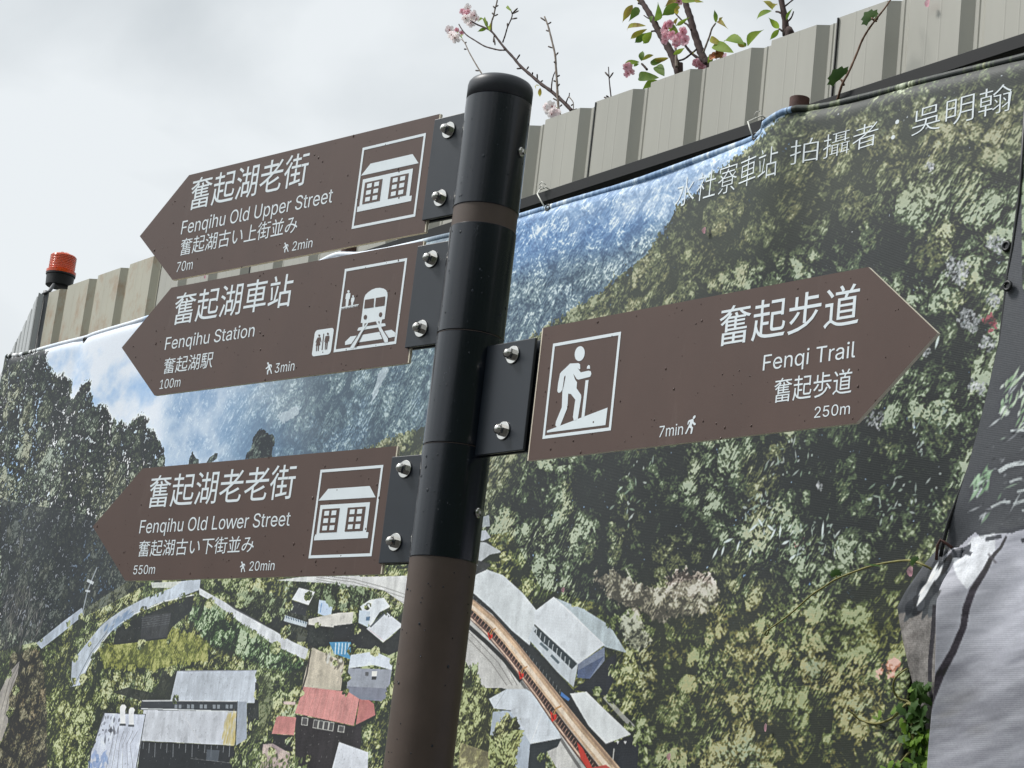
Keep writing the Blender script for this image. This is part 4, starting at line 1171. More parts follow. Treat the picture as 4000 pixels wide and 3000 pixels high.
q = C2.full(r9((1700, 1290), (1900, 1250), (1980, 1380), (1800, 1440), (1640, 1460)))
q = blur(q, 9) * sstep(sm3, .2, 1.4) * .55
C2.a += q[..., None] * (np.array((112, 110, 100), np.float32) - C2.a)
sm = blur(sblur(RNG.standard_normal((h2, w2)).astype(np.float32), 22, 3.0, .35), 1.5); sm /= sm.std()
sm2 = sblur(RNG.standard_normal((h2, w2)).astype(np.float32), 5, 1.2, .2); sm2 /= sm2.std()
C2.a += (rk * (7 * np.clip(sm, -2.5, 1.2) + 4 * sm2))[..., None]
IMG2 = C2.finish('second_banner_print')

def print_mat(name, img, gain):
    m = bpy.data.materials.new(name)
    m.use_nodes = True
    t = m.node_tree
    b = t.nodes['Principled BSDF']
    im = t.nodes.new('ShaderNodeTexImage')
    im.image = img
    im.extension = 'EXTEND'
    uv = t.nodes.new('ShaderNodeUVMap')
    t.links.new(uv.outputs[0], im.inputs[0])
    hs = t.nodes.new('ShaderNodeHueSaturation')
    hs.inputs['Value'].default_value = gain
    hs.inputs['Saturation'].default_value = 1.0
    t.links.new(im.outputs[0], hs.inputs['Color'])
    t.links.new(hs.outputs[0], b.inputs['Base Color'])
    b.inputs['Roughness'].default_value = 0.55
    b.inputs['Specular IOR Level'].default_value = 0.3
    # woven scrim under the print
    c = t.nodes.new('ShaderNodeTexCoord')
    wv = t.nodes.new('ShaderNodeTexWave')
    wv.wave_type = 'BANDS'
    wv.bands_direction = 'Z'
    wv.inputs['Scale'].default_value = 95
    wv.inputs['Distortion'].default_value = 1.2
    t.links.new(c.outputs['Object'], wv.inputs['Vector'])
    nn = t.nodes.new('ShaderNodeTexNoise')
    nn.inputs['Scale'].default_value = 7
    nn.inputs['Detail'].default_value = 4
    t.links.new(c.outputs['Object'], nn.inputs['Vector'])
    ad = t.nodes.new('ShaderNodeMath')
    ad.operation = 'MULTIPLY_ADD'
    ad.inputs[1].default_value = 0.07
    t.links.new(wv.outputs['Fac'], ad.inputs[0])
    t.links.new(nn.outputs['Fac'], ad.inputs[2])
    bp = t.nodes.new('ShaderNodeBump')
    bp.inputs['Strength'].default_value = 0.35
    bp.inputs['Distance'].default_value = 0.004
    t.links.new(ad.outputs[0], bp.inputs['Height'])
    t.links.new(bp.outputs[0], b.inputs['Normal'])
    return m
M_PRINT = print_mat('print_vinyl', IMG1, 1.12)
M_PRINT2 = print_mat('second_print_vinyl', IMG2, 1.12)

# ------------------------------------------------------------------ banner geometry
TOPPX = [(14, 1384), (60, 1380), (126, 1365), (230, 1335), (323, 1311), (345, 1303), (443, 1273), (582, 1227), (1000, 1108), (1241, 1018), (1331, 990), (1395, 984), (1500, 966), (1753, 908), (2035, 832), (2150, 800), (2281, 758), (2490, 690), (2700, 614), (2860, 556), (2948, 528), (3005, 490), (3081, 446), (3170, 414), (3271, 386), (3410, 352), (3549, 316), (3780, 260), (4000, 202)]
TOP = [fs(x, y, BOFF) for x, y in TOPPX]
TS = np.array([t[0] for t in TOP]); TZ = np.array([t[1] for t in TOP])
def ztop(s): return float(np.interp(s, TS, TZ))
def gauss(x, w): return math.exp(-(x / w) ** 2)
def boff(s, z):
    d = ztop(s) - z
    o = BOFF + .004 * math.sin(5.1 * s + 1.3 * z) + .003 * math.sin(10.7 * s - 3 * z + 1) + .0025 * math.sin(3 * s + 7 * z)
    for ps, _ in (PS1, PS2):
        o += .024 * gauss(s - ps, .09) * gauss(d, .35)
    # drawn-in folds at the left corner and below the left eyelet
    c = s - (-3.44 + .42 * d)
    o += (-.022 * gauss(c, .035) + .012 * gauss(c - .07, .04)) * gauss(d - .2, .35)
    c = s - (-2.816 - .10 * d)
    o += -.006 * gauss(c, .05) * gauss(d, .4)
    o -= .012 * gauss(d, .018) * (abs(s - PS1[0]) > .06)
    return max(o, .1065)
BR = [fs(x, y, BOFF) for x, y in ((4100, 200), (4030, 753), (3990, 1330), (3860, 1956), (3760, 2200), (3640, 2430), (3558, 2600), (3543, 2750), (3527, 3000), (3500, 3400))]
BRz = np.array([b_[1] for b_ in BR][::-1]); BRs = np.array([b_[0] for b_ in BR][::-1])
ZB = CZ - 0.45
def bright_edge(z): return float(np.interp(z, BRz, BRs))

banner = empty('photo_banner', fpt(-1.2, BOFF, 0))
bpy.context.view_layer.update()
tag(banner, 'large printed banner with an aerial photo of a hillside village and railway station', 'banner')
NS, NZ = 330, 110
sL = TS[0]
def bs(z, u):
    # left edge leans a little, right edge is cut to its hem
    l = sL - 0.012 - .03 * sstep(np.float64(CZ + 1.6 - z), 0, .6)
    return l + (bright_edge(z) - l) * u
vs, uvs, fcs = [], [], []
for j in range(NZ + 1):
    v = 1 - (1 - j / NZ) ** 1.35
    for i in range(NS + 1):
        u = i / NS
        z = ZB + (CZ + 1.6 - ZB) * v
        s = bs(z, u)
        z = ZB + (ztop(s) - ZB) * v
        s = bs(z, u)
        p = fpt(s, boff(s, z), z)
        vs.append(loc(banner, p))
        uvs.append(((s - C.s0) / (C.s1 - C.s0), (z - C.z0) / (C.z1 - C.z0)))
for j in range(NZ):
    for i in range(NS):
        a = j * (NS + 1) + i
        fcs.append((a, a + 1, a + NS + 2, a + NS + 1))
def sheet_mesh(name, vs, uvs, fcs, m, parent):
    me = bpy.data.meshes.new(name)
    me.from_pydata([tuple(v) for v in vs], [], fcs)
    ul = me.uv_layers.new(name='UVMap')
    li = np.empty(len(me.loops), np.int32)
    me.loops.foreach_get('vertex_index', li)
    ul.data.foreach_set('uv', np.array(uvs, np.float32)[li].ravel())
    me.polygons.foreach_set('use_smooth', [True] * len(me.polygons))
    me.materials.append(m)
    o = bpy.data.objects.new(name, me)
    COL.objects.link(o)
    o.parent = parent
    sd_ = o.modifiers.new('thickness', 'SOLIDIFY')
    sd_.thickness = 0.0012
    sd_.offset = -1
    return o
sheet_mesh('printed_sheet', vs, uvs, fcs, M_PRINT, banner)
# rolled hem along the top
hs_, hu_, hf_ = [], [], []
ss = np.linspace(TS[0], 1.09, 240)
for i, s in enumerate(ss):
    z = ztop(s)
    for k in range(10):
        a = 2 * math.pi * k / 10
        hs_.append(loc(banner, fpt(s, boff(s, z) + .0065 * math.cos(a), z - .004 + .0075 * math.sin(a))))
        hu_.append(((s - C.s0) / (C.s1 - C.s0), (z - .004 - C.z0) / (C.z1 - C.z0)))
for i in range(len(ss) - 1):
    for k in range(10):
        k2 = (k + 1) % 10
        hf_.append((i * 10 + k, (i + 1) * 10 + k, (i + 1) * 10 + k2, i * 10 + k2))
ho = sheet_mesh('hem', hs_, hu_, hf_, M_PRINT, banner)
ho.modifiers.clear()

def ring(mb, o, ctr, R, r, mi=0):
    pts = []
    for k in range(17):
        a = 2 * math.pi * k / 16
        pts.append(loc(o, ctr + DF * R * math.cos(a) + Vector((0, 0, R * math.sin(a)))))
    mb.tube(pts, r, 6, mi, caps=False)
def eyelet(o, px, py, off_fn, R=.0105):
    s, z = fs(px, py, BOFF + .004)
    c = fpt(s, off_fn(s, z) + .0025, z)
    b = MB()
    ring(b, o, c, R * .72, R * .3)
    M = Matrix.Translation(loc(o, c)) @ (DF.to_track_quat('X', 'Z').to_matrix().to_4x4())
    q = [loc(o, c + DF * (R * .6 * math.cos(t)) + Vector((0, 0, R * .6 * math.sin(t)))) for t in np.linspace(0, 2 * math.pi, 13)[:-1]]
    b.add(q, [tuple(range(12))], 1)
    return b.build('eyelet', [M_BLACK, M_BLACK], o)
for px, py in ((322, 1326), (3928, 960)):
    eyelet(banner, px, py, boff)

# lettering printed on the banner
def bundled_font(name):
    try:
        return bpy.data.fonts.load(bpy.utils.system_resource('DATAFILES', path='fonts') + '/' + name)
    except Exception:
        return None
SANS = bundled_font('Inter.woff2')
def text_geo(body, offset=0.0):
    c = bpy.data.curves.new('lettering_curve', 'FONT')
    c.body = body
    c.resolution_u = 4
    c.offset = offset
    if SANS and body.isascii(): c.font = SANS
    o = bpy.data.objects.new('lettering_curve', c)
    COL.objects.link(o)
    bpy.context.view_layer.update()
    me = bpy.data.meshes.new_from_object(o.evaluated_get(bpy.context.evaluated_depsgraph_get()))
    v = np.array([tuple(x.co) for x in me.vertices])
    f = [tuple(p.vertices) for p in me.polygons]
    bpy.data.objects.remove(o)
    bpy.data.curves.remove(c)
    bpy.data.meshes.remove(me)
    return v, f

for body, a_, b_ in (('水社寮車站', (2634, 812), (3071, 576)), ('拍攝者', (3106, 654), (3436, 468)), ('吳明翰', (3566, 535), (3954, 320))):
    v, f = text_geo(body, -0.012)
    s0_, z0_ = fs(*a_, BOFF); s1_, z1_ = fs(*b_, BOFF)
    lo, hi = v.min(0), v.max(0)
    b = MB()
    pts = []
    for x, y, _ in v:
        t = (x - lo[0]) / (hi[0] - lo[0])
        s = s0_ + (s1_ - s0_) * t
        z = z0_ + (z1_ - z0_) * (y - lo[1]) / (hi[1] - lo[1])
        pts.append(loc(banner, fpt(s, boff(s, z) + .0009, z)))
    b.add(pts, f)
    if body == '拍攝者':
        for q in ((3509, 478), (3493, 538)):
            cs, cz_ = fs(*q, BOFF)
            b.poly([loc(banner, fpt(cs + .0052 * math.cos(t), boff(cs, cz_) + .0009, cz_ + .0046 * math.sin(t))) for t in np.linspace(0, 2 * math.pi, 13)[:-1]])
    b.build('lettering', M_WHITE, banner)

# ---- second banner
b2 = empty('side_banner', fpt(1.3, 0.14, 0))
bpy.context.view_layer.update()
tag(b2, 'dark and pale grey printed banner hanging loose at the right edge of the picture', 'banner')
LEFT = [fs(x, y, .14) for x, y in ((4022, 195), (3986, 753), (3957, 969), (3938, 1076), (3910, 1330), (3872, 1507), (3834, 1659), (3790, 1823), (3739, 1956), (3707, 2040), (3685, 2121), (3676, 2175))]
FLAP = [fs(x, y, .125) for x, y in ((3685, 2121), (3612, 2203), (3537, 2304), (3500, 2370), (3508, 2440), (3514, 2480), (3540, 2610), (3570, 2728), (3612, 2849), (3614, 2900))]
FOLD = [fs(x, y, .175) for x, y in ((3680, 2150), (3672, 2200), (3662, 2330), (3655, 2500), (3642, 2650), (3624, 2790), (3613, 2900), (3608, 3000), (3600, 3400))]
def poly_s(P, z):
    zs = np.array([p[1] for p in P][::-1]); ss_ = np.array([p[0] for p in P][::-1])
    return float(np.interp(z, zs, ss_))
zt2 = LEFT[0][1]; zf = FOLD[0][1]
vs, uvs, fcs = [], [], []
nj, ni = 130, 80
for j in range(nj + 1):
    z = zt2 + (ZB - zt2) * (j / nj)
    l = poly_s(LEFT, z) if z > zf else poly_s(FOLD, z)
    for i in range(ni + 1):
        u = (i / ni) ** 1.8
        s = l + (3.3 - l) * u
        k = float(sstep(np.float64(zf + .06 - z), 0, .15))
        o = .14 + k * .035 * math.exp(-(s - l) / .16) + .005 * math.sin(9 * s + 2 * z) + .008 * math.sin(4 * z + 3 * s) * k
        # pull of the tie
        ds, dz = s - FOLD[0][0], z - zf
        o -= .02 * math.exp(-(ds * ds + dz * dz) / .05 ** 2)
        o += .012 * k * math.sin(26 * (ds - .55 * dz)) * math.exp(-abs(ds) / .2) * math.exp(dz / .3)
        vs.append(loc(b2, fpt(s, o, z)))
        uvs.append(((s - C2.s0) / (C2.s1 - C2.s0), (z - C2.z0) / (C2.z1 - C2.z0)))
for j in range(nj):
    for i in range(ni):
        a = j * (ni + 1) + i
        fcs.append((a, a + ni + 1, a + ni + 2, a + 1))
base_i = len(vs)
zlo = FLAP[-1][1]
nj2, ni2 = 50, 14
for j in range(nj2 + 1):
    z = zf + .012 + (zlo - zf) * (j / nj2)
    a_s = poly_s(FLAP, z); e_s = poly_s(FOLD, min(z, zf)) + .012
    for i in range(ni2 + 1):
        u = i / ni2
        s = a_s + (e_s - a_s) * u
        o = .124 + .012 * u + .006 * math.sin(2.5 * u + 9 * z)
        vs.append(loc(b2, fpt(s, o, z)))
        uvs.append(((s - C2.s0) / (C2.s1 - C2.s0), (z - C2.z0) / (C2.z1 - C2.z0)))
for j in range(nj2):
    for i in range(ni2):
        a = base_i + j * (ni2 + 1) + i
        fcs.append((a, a + ni2 + 1, a + ni2 + 2, a + 1))
sheet_mesh('printed_sheet', vs, uvs, fcs, M_PRINT2, b2)
b = MB()
b.tube([loc(b2, fpt(p[0], .141, p[1])) for p in LEFT], .0035, 8)
b.build('edge_hem', M_BLACK, b2)
eyelet(b2, 3976, 1133, lambda s, z: .148)

# ---- ties
def tie(name, pts, r, m, label):
    P0 = Vector(pts[0])
    o = empty(name, P0)
    tag(o, label, 'tie')
    bpy.context.view_layer.update()
    b = MB()
    b.tube([loc(o, p) for p in pts], r, 7)
    b.build('strap', m, o)
    return o
def tie_loop(pxy, top, label, extra):
    s, z = fs(*pxy, BOFF)
    st, zt_ = fs(*top, .06)
    zt_ = railz(st) + .022
    pts = [fpt(s, BOFF + .012, z), fpt(s + (st - s) * .4, BOFF + .004, z + (zt_ - z) * .45), fpt(st, .068, zt_ - .012), fpt(st, .05, zt_), fpt(st, .025, zt_ - .005), fpt(st, .016, zt_ - .03)]
    o = tie('cable_tie', pts, .0017, M_TIE, label)
    b = MB()
    for e in extra:
        b.tube([loc(o, fpt(st + p[0], .064 + p[1], zt_ + p[2])) for p in e], .0012, 6)
    b.build('loose_end', M_TIE, o)
    b = MB()
    ring(b, o, fpt(s, boff(s, z) + .003, z), .007, .003)
    b.build('eyelet', M_BLACK, o)
tie_loop((2141, 812), (2118, 748), 'white cable tie lashing banner to the rail just right of the pole', [[(-.01, 0, .004), (.004, .004, .008), (.016, 0, .0)], [(-.008, 0, -.008), (.004, .004, -.001), (.012, 0, -.01)]])
tie_loop((2953, 534), (2960, 480), 'white cable tie lashing banner to the rail near the rusty pipe end', [[(-.008, 0, -.004), (.0, .004, .002), (.008, 0, .004)]])
p_ = fs(3685, 2121, .15)
tie('wire_tie', [fpt(p_[0] - .012, .152, p_[1] - .03), fpt(p_[0] - .008, .156, p_[1] - .006), fpt(p_[0], .158, p_[1] + .004), fpt(p_[0] + .008, .15, p_[1] - .002), fpt(p_[0] + .004, .12, p_[1] - .008)], .0028, M_RUST, 'rusty wire tie where the two banners meet on the right')

# ------------------------------------------------------------------ signpost
PX, PY = -0.0792, 3.4022
post = empty('signpost', (PX, PY, 0))
tag(post, 'brown steel finger post carrying four brown direction boards', 'signpost')
RS, RP = 0.0575, 0.0560
b = MB()
b.lathe([(RP, 0), (RP, CZ + 1.30)], 64)
b.lathe([(0.0, 0.012), (0.14, 0.012), (0.14, 0.0)], 40)
b.build('pole', M_POLE, post)
def drops(n, place, rmin, rmax, name, parent, m=None):
    """small water drops, each a low dome"""
    b = MB()
    for _ in range(n):
        r = rmin + (rmax - rmin) * random.random() ** 3
        P, X, Y, Nn = place(r)
        vs_ = []
        sx, sz = r * (0.85 + .2 * random.random()), r * (1.0 + .55 * random.random())
        for (q, hh) in ((1.0, 0.0), (.84, .24), (.48, .38)):
            for k in range(8):
                a = 2 * math.pi * k / 8
                vs_.append(P + X * (sx * q * math.cos(a)) + Y * (sz * q * math.sin(a) - sz * .18 * hh) + Nn * (r * hh + .0002))
        vs_.append(P + Nn * (r * .43))
        f_ = []
        for j in range(2):
            for k in range(8):
                f_.append((j * 8 + k, j * 8 + (k + 1) % 8, (j + 1) * 8 + (k + 1) % 8, (j + 1) * 8 + k))
        for k in range(8):
            f_.append((16 + k, 16 + (k + 1) % 8, 24))
        f_.append(tuple(reversed(range(8))))
        b.add(vs_, f_, 0, True)
    o = b.build(name, m or M_DROP, parent)
    o['kind'] = 'stuff'
    return o

def pole_place(R, z0, z1):
    def f(r):
        a = math.radians(random.uniform(195, 350))
        n = Vector((math.cos(a), math.sin(a), 0))
        return Vector((n.x * R, n.y * R, random.uniform(z0, z1))), Vector((-n.y, n.x, 0)), Vector((0, 0, 1)), n
    return f
zc = CZ
b = MB()
b.lathe([(0.0, zc + 1.346), (0.040, zc + 1.3455), (0.0475, zc + 1.3440), (0.0530, zc + 1.3408), (0.0563, zc + 1.3362), (RS, zc + 1.3305), (RS, zc + 1.307), (RS - .0015, zc + 1.3065), (RS - .0015, zc + 1.29)], 64)
b.build('cap', mat('cap_plastic', lin((44, 46, 52)), 0.42, var=0.3, vscale=14), post)
dr = drops(30, pole_place(RP, zc + .14, zc + .49), .0010, .0024, 'water_droplets', post, M_DROPD)

TL, TR = 0.7851, 0.8811
BOARDS = [  # z centre, angle, near edge, straight length, height, tip, direction
    (1.2015, TL, .150, .7316, .2240, .1393, -1), (0.9616, TL, .150, .7316, .2240, .1393, -1),
    (0.5892, TL, .150, .7316, .2240, .1393, -1), (0.7630, TR, .1873, .6768, .2221, .1277, 1)]
def bdplane(i, px, py):
    zc_, th = BOARDS[i][:2]
    X = Vector((math.cos(th), -math.sin(th), 0)); Y = Vector((math.sin(th), math.cos(th), 0))
    r = ray(px, py)
    A = Vector((PX, PY, 0))
    t = A.dot(Y) / r.dot(Y)
    P = r * t
    return ((P - A).dot(X), P.z - zc_)

sleeves = []
SLV = [(1.1047, 1.3055, 0), (0.8800, 1.0696, 1), (0.6860, 0.8785, 3), (0.4953, 0.6846, 2)]
for k, (z0, z1, bi) in enumerate(SLV):
    b = MB()
    e = .0012
    b.lathe([(RP + .0002, z0), (RS - e, z0), (RS, z0 + e), (RS, z1 - e), (RS - e, z1), (RP + .0002, z1)], 72)
    o = b.build('clamp_sleeve', M_NAVY, post, 30)
    o.location = (0, 0, CZ)
    sleeves.append((bi, o))
    drops(22, pole_place(RS, z0 + .01, z1 - .01), .0009, .0024, 'water_droplets', o, M_DROPD)

def bolt(mb, x, z, y0):
    """washer, hex nut and domed cap standing out along -y"""
    M = Matrix.Translation((x, y0, z)) @ Matrix.Rotation(math.radians(90), 4, 'X')
    mb.lathe([(0, .0004), (.0148, .0004), (.0155, .001), (.0155, .0024), (.0148, .003), (0, .003)], 32, 0, M)
    for k in range(6):
        pass
    ang = random.uniform(0, 1)
    R6 = .0096
    vs_ = [M @ Vector((R6 * math.cos(ang + a * math.pi / 3), R6 * math.sin(ang + a * math.pi / 3), h)) for h in (.003, .0112) for a in range(6)]
    mb.add(vs_, [(a, (a + 1) % 6, 6 + (a + 1) % 6, 6 + a) for a in range(6)] + [(6, 7, 8, 9, 10, 11)])
    mb.lathe([(.0083, .0112), (.0083, .0125), (.0078, .0150), (.0062, .0174), (.0036, .0190), (.0, .0195)], 24, 0, M)

def bracket_px(bi, corner, far):
    """where the clamp plates end on the board and how tall they are"""
    return bdplane(bi, *corner), bdplane(bi, *far)
BRK = {0: ((1707, 471), (1663, 864), [(1764, 514), (1732, 779)]),
       1: ((1641, 965), (1594, 1362), [(1697, 1017), (1657, 1288)]),
       2: ((1541, 1787), (1492, 2203), [(1594, 1836), (1555, 2121)]),
       3: ((2103, 1321), (2057, 1760), [(2016, 1390), (1979, 1686)])}
for bi, so in sleeves:
    zc_, th, x0, ln, hh, tip, dr_ = BOARDS[bi]
    c0, c1, bolts = BRK[bi]
    xa = bdplane(bi, *c0)[0]; za = bdplane(bi, *c0)[1]; zb = bdplane(bi, *c1)[1]
    e = empty('bracket_pivot')      # removed below: only used for the turn
    R = Matrix.Rotation(-th, 4, 'Z')
    bpy.data.objects.remove(e)
    b = MB()
    xin = .040 * dr_
    x_lo, x_hi = min(xa, xin), max(xa, xin)
    for (y0, y1) in ((-.0060, -.0005), (.0075, .0130)):
        b.box((x_lo, y0, zb), (x_hi, y1, za))
    b.v = [tuple(R @ Vector(v) + Vector((0, 0, zc_))) for v in b.v]
    o = b.build('bracket_plate', M_NAVYP, so)
    bv = o.modifiers.new('bevel', 'BEVEL'); bv.width = .0012; bv.segments = 2
    for (px, py) in bolts:
        x, z = bdplane(bi, px, py)
        b = MB()
        bolt(b, x, z, -.0060)
        b.v = [tuple(R @ Vector(v) + Vector((0, 0, zc_))) for v in b.v]
        b.build('cap_nut', M_STEEL, so, 35)
# set screws on the right flank of the top and bottom sleeve
for si, (px, py) in ((0, (2035, 594)), (3, (1866.5, 2004))):
    r = ray(px, py)
    ax = Vector((PX, PY, 0))
    rr = Vector((r.x, r.y, 0)); L2 = rr.length_squared
    bq = rr.dot(ax); cq = ax.length_squared - RS ** 2
    t = (bq - math.sqrt(max(0, bq * bq - L2 * cq))) / L2
    P = r * t - ax
    n = Vector((P.x, P.y, 0)).normalized()
    M = Matrix.Translation((n.x * RS, n.y * RS, P.z)) @ n.to_track_quat('Z', 'X').to_matrix().to_4x4()
    b = MB()
    b.lathe([(0, 0), (.0085, 0), (.0085, .0016), (.0074, .0030), (.0, .0030)], 24, 0, M)
    vs_ = [M @ Vector((.0052 * math.cos(a * math.pi / 3), .0052 * math.sin(a * math.pi / 3), h)) for h in (.003, .0082) for a in range(6)]
    b.add(vs_, [(a, (a + 1) % 6, 6 + (a + 1) % 6, 6 + a) for a in range(6)] + [(6, 7, 8, 9, 10, 11)])
    b.build('hex_screw', M_STEEL, sleeves[si][1], 35)

LABELS = ['top board pointing left with a house symbol, 70 m', 'second board pointing left with train and toilet symbols, 100 m',
          'lowest board pointing left with a house symbol, 550 m', 'single board pointing right with a hiker symbol, 250 m']
boards = []
for i, (zc_, th, x0, ln, hh, tip, dr_) in enumerate(BOARDS):
    h = hh / 2
    if dr_ < 0: out_ = [(-x0, h), (-x0 - ln, h), (-x0 - ln - tip, 0), (-x0 - ln, -h), (-x0, -h)]
    else: out_ = [(x0, -h), (x0 + ln, -h), (x0 + ln + tip, 0), (x0 + ln, h), (x0, h)]
    b = MB()
    T = .0062
    n = len(out_)
    yf, yb = 0.0, T
    vs_ = [(x, yf, z) for x, z in out_] + [(x, yb, z) for x, z in out_]
    sides = [(k, (k + 1) % n, n + (k + 1) % n, n + k) for k in range(n)]
    b.add(vs_, [tuple(range(n))], 0)
    b.f.append(tuple(range(2 * n - 1, n - 1, -1))); b.m.append(1); b.sm.append(False)
    for s_ in sides:
        b.f.append(s_); b.m.append(1); b.sm.append(False)
    o = b.build('direction_board', [M_BROWN, M_EDGE], post)
    o.location = (0, 0, CZ + zc_)
    o.rotation_euler = (0, 0, -th)
    o['label'] = LABELS[i]
    bpy.context.view_layer.update()
    # consistent outward normals
    bm = bmesh.new(); bm.from_mesh(o.data); bmesh.ops.recalc_face_normals(bm, faces=bm.faces); bm.to_mesh(o.data); bm.free()
    boards.append(o)
    b = MB()
    # second thin lip at the pole-side end: the film stops short of the plate
    xe = dr_ * x0
    b.box((min(xe, xe - dr_ * .0028), .0004, -h + .0004), (max(xe, xe - dr_ * .0028), T - .0004, h - .0004))
    b.build('end_lip', M_EDGE, o)

def latin_geo(body, bold=0.0):
    """text outline; the bundled face fills the overlapping strokes of its w as holes, so that letter is drawn here"""
    v, f = text_geo(body, bold)
    if 'w' not in body or not SANS: return v, f
    k = body.index('w')
    wm = lambda t: text_geo(t, bold)[0][:, 0]
    left = wm(body[:k])
    right = wm(body[k + 1:])
    xl = left.max(); xr = v[:, 0].max() - (right.max() - right.min())
    inside = (v[:, 0] > xl + .004) & (v[:, 0] < xr - .004)
    keep = [q for q in f if not any(inside[j] for j in q)]
    xh = text_geo('x')[0][:, 1].max()
    gap = .02
    W_ = [(0, 1), (.115, 1), (.275, .20), (.440, 1), (.560, 1), (.725, .20), (.885, 1), (1, 1), (.785, 0), (.668, 0), (.5, .80), (.332, 0), (.215, 0)]
    pts = np.array([(xl + gap + (xr - xl - 2 * gap) * x, xh * y, 0) for x, y in W_])
    n0 = len(v)
    tri = tessellate_polygon([[Vector(p) for p in pts]])
    return np.vstack([v, pts]), keep + [tuple(n0 + j for j in t) for t in tri]
CAPH = float(text_geo('F')[0][:, 1].max())
def line_text(mb, i, body, lb, lt, rb, kind, bold=0.0):
    v, f = latin_geo(body, bold)
    x0_, z0_ = bdplane(i, *lb); _, zt_ = bdplane(i, *lt); x1_, z1_ = bdplane(i, *rb)
    zb = z0_ if kind != 'mid' else z0_
    lo, hi = v.min(0), v.max(0)
    ylo, yhi = (lo[1], hi[1]) if kind == 'cjk' else (0.0, CAPH)
    hgt = zt_ - z0_
    base = (z0_ + z1_) / 2
    pts = [(x0_ + (x1_ - x0_) * (x - lo[0]) / (hi[0] - lo[0]), -.0005, base + hgt * (y - ylo) / (yhi - ylo)) for x, y, _ in v]
    mb.add(pts, f)

TEXT = {
 0: [('奮起湖老街', (736, 818), (738, 697), (1194, 729), 'cjk', .002), ('Fenqihu Old Upper Street', (707.6, 911), (715, 859.5), (1296, 796), 'lat', 0), ('奮起湖古い上街並み', (701, 999), (706, 933), (1158, 911), 'cjk', .0),
     ('70m', (688.6, 1062.7), (693, 1025), (751, 1052), 'lat', 0), ('2min', (1141, 979), (1147, 943), (1219, 967), 'lat', 0)],
 1: [('奮起湖車站', (672, 1272), (680, 1150), (1133, 1198), 'cjk', .002), ('Fenqihu Station', (643.7, 1366.5), (653, 1318), (992, 1315), 'lat', 0), ('奮起湖駅', (636, 1462), (642, 1400), (828, 1437), 'cjk', .0),
     ('100m', (623.4, 1519), (628.5, 1483.5), (703, 1511), 'lat', 0), ('3min', (1073, 1457), (1078, 1420), (1149, 1447), 'lat', 0)],
 2: [('奮起湖老老街', (573, 1984), (577, 1858), (1144, 1952), 'cjk', .002), ('Fenqihu Old Lower Street', (544, 2083), (550.6, 2032), (1131, 2054.4), 'lat', 0), ('奮起湖古い下街並み', (536.7, 2177), (541, 2114), (989, 2157), 'cjk', .0),
     ('550m', (520, 2244), (524, 2209.5), (604, 2241), 'lat', 0), ('20min', (973, 2230), (977, 2194), (1071, 2226.6), 'lat', 0)],
 3: [('奮起步道', (2802.5, 1353), (2803, 1200), (3352, 1272), 'cjk', .002), ('Fenqi Trail', (2980, 1448), (2989, 1387), (3340.5, 1396), 'lat', 0), ('奮起歩道', (3021, 1573), (3022, 1478), (3325, 1540), 'cjk', .0),
     ('250m', (3181, 1631.6), (3185.4, 1589), (3319.6, 1618), 'lat', 0), ('7min', (2574, 1706), (2576, 1663), (2667, 1700), 'lat', 0)]}
WALK = [(690, 530), (860, 530), (890, 580), (882, 690), (845, 690), (835, 610), (806, 600), (795, 660), (832, 790), (900, 1030), (842, 1040), (782, 850), (755, 835), (690, 890), (668, 1095), (612, 1095), (612, 880), (692, 790), (690, 700), (595, 795), (540, 805), (540, 752), (640, 665)]
def w2p(p): return (1060 + p[0] / 12.29, 900 + p[1] / 12.29)
wl = [bdplane(0, *w2p(p)) for p in WALK]
wh = [bdplane(0, *w2p((668 + 52 * math.cos(t), 482 + 66 * math.sin(t)))) for t in np.linspace(0, 2 * math.pi, 17)[:-1]]
wx0, wx1 = min(p[0] for p in wl), max(p[0] for p in wl); wz0, wz1 = min(p[1] for p in wl), max(p[1] for p in wh)
WBOX = {0: ((1104, 989), (1135, 934)), 1: ((1035, 1465), (1071, 1409)), 2: ((935, 2236), (967, 2176)), 3: ((2676, 1698), (2722, 1622))}
FRAME = {0: ((1413, 579), (1661.5, 520), (1626, 844.5), (1378, 895)), 1: ((1347, 1053), (1592, 1006), (1548, 1341), (1304, 1379)),
         2: ((1249, 1835), (1496, 1817), (1454, 2175), (1210, 2179)), 3: ((2163, 1342), (2428, 1296), (2386, 1682), (2118, 1715))}
def Zt(px, py): return (1180 + px / 3.770, 980 + py / 3.770)
def Zh(px, py): return (2060 + px / 3.19, 1240 + py / 3.19)
def ell(cx, cy, rx, ry, n=20, tilt=0.0):
    return [(cx + rx * math.cos(t) * math.cos(tilt) - ry * math.sin(t) * math.sin(tilt), cy + rx * math.cos(t) * math.sin(tilt) + ry * math.sin(t) * math.cos(tilt)) for t in np.linspace(0, 2 * math.pi, n + 1)[:-1]]
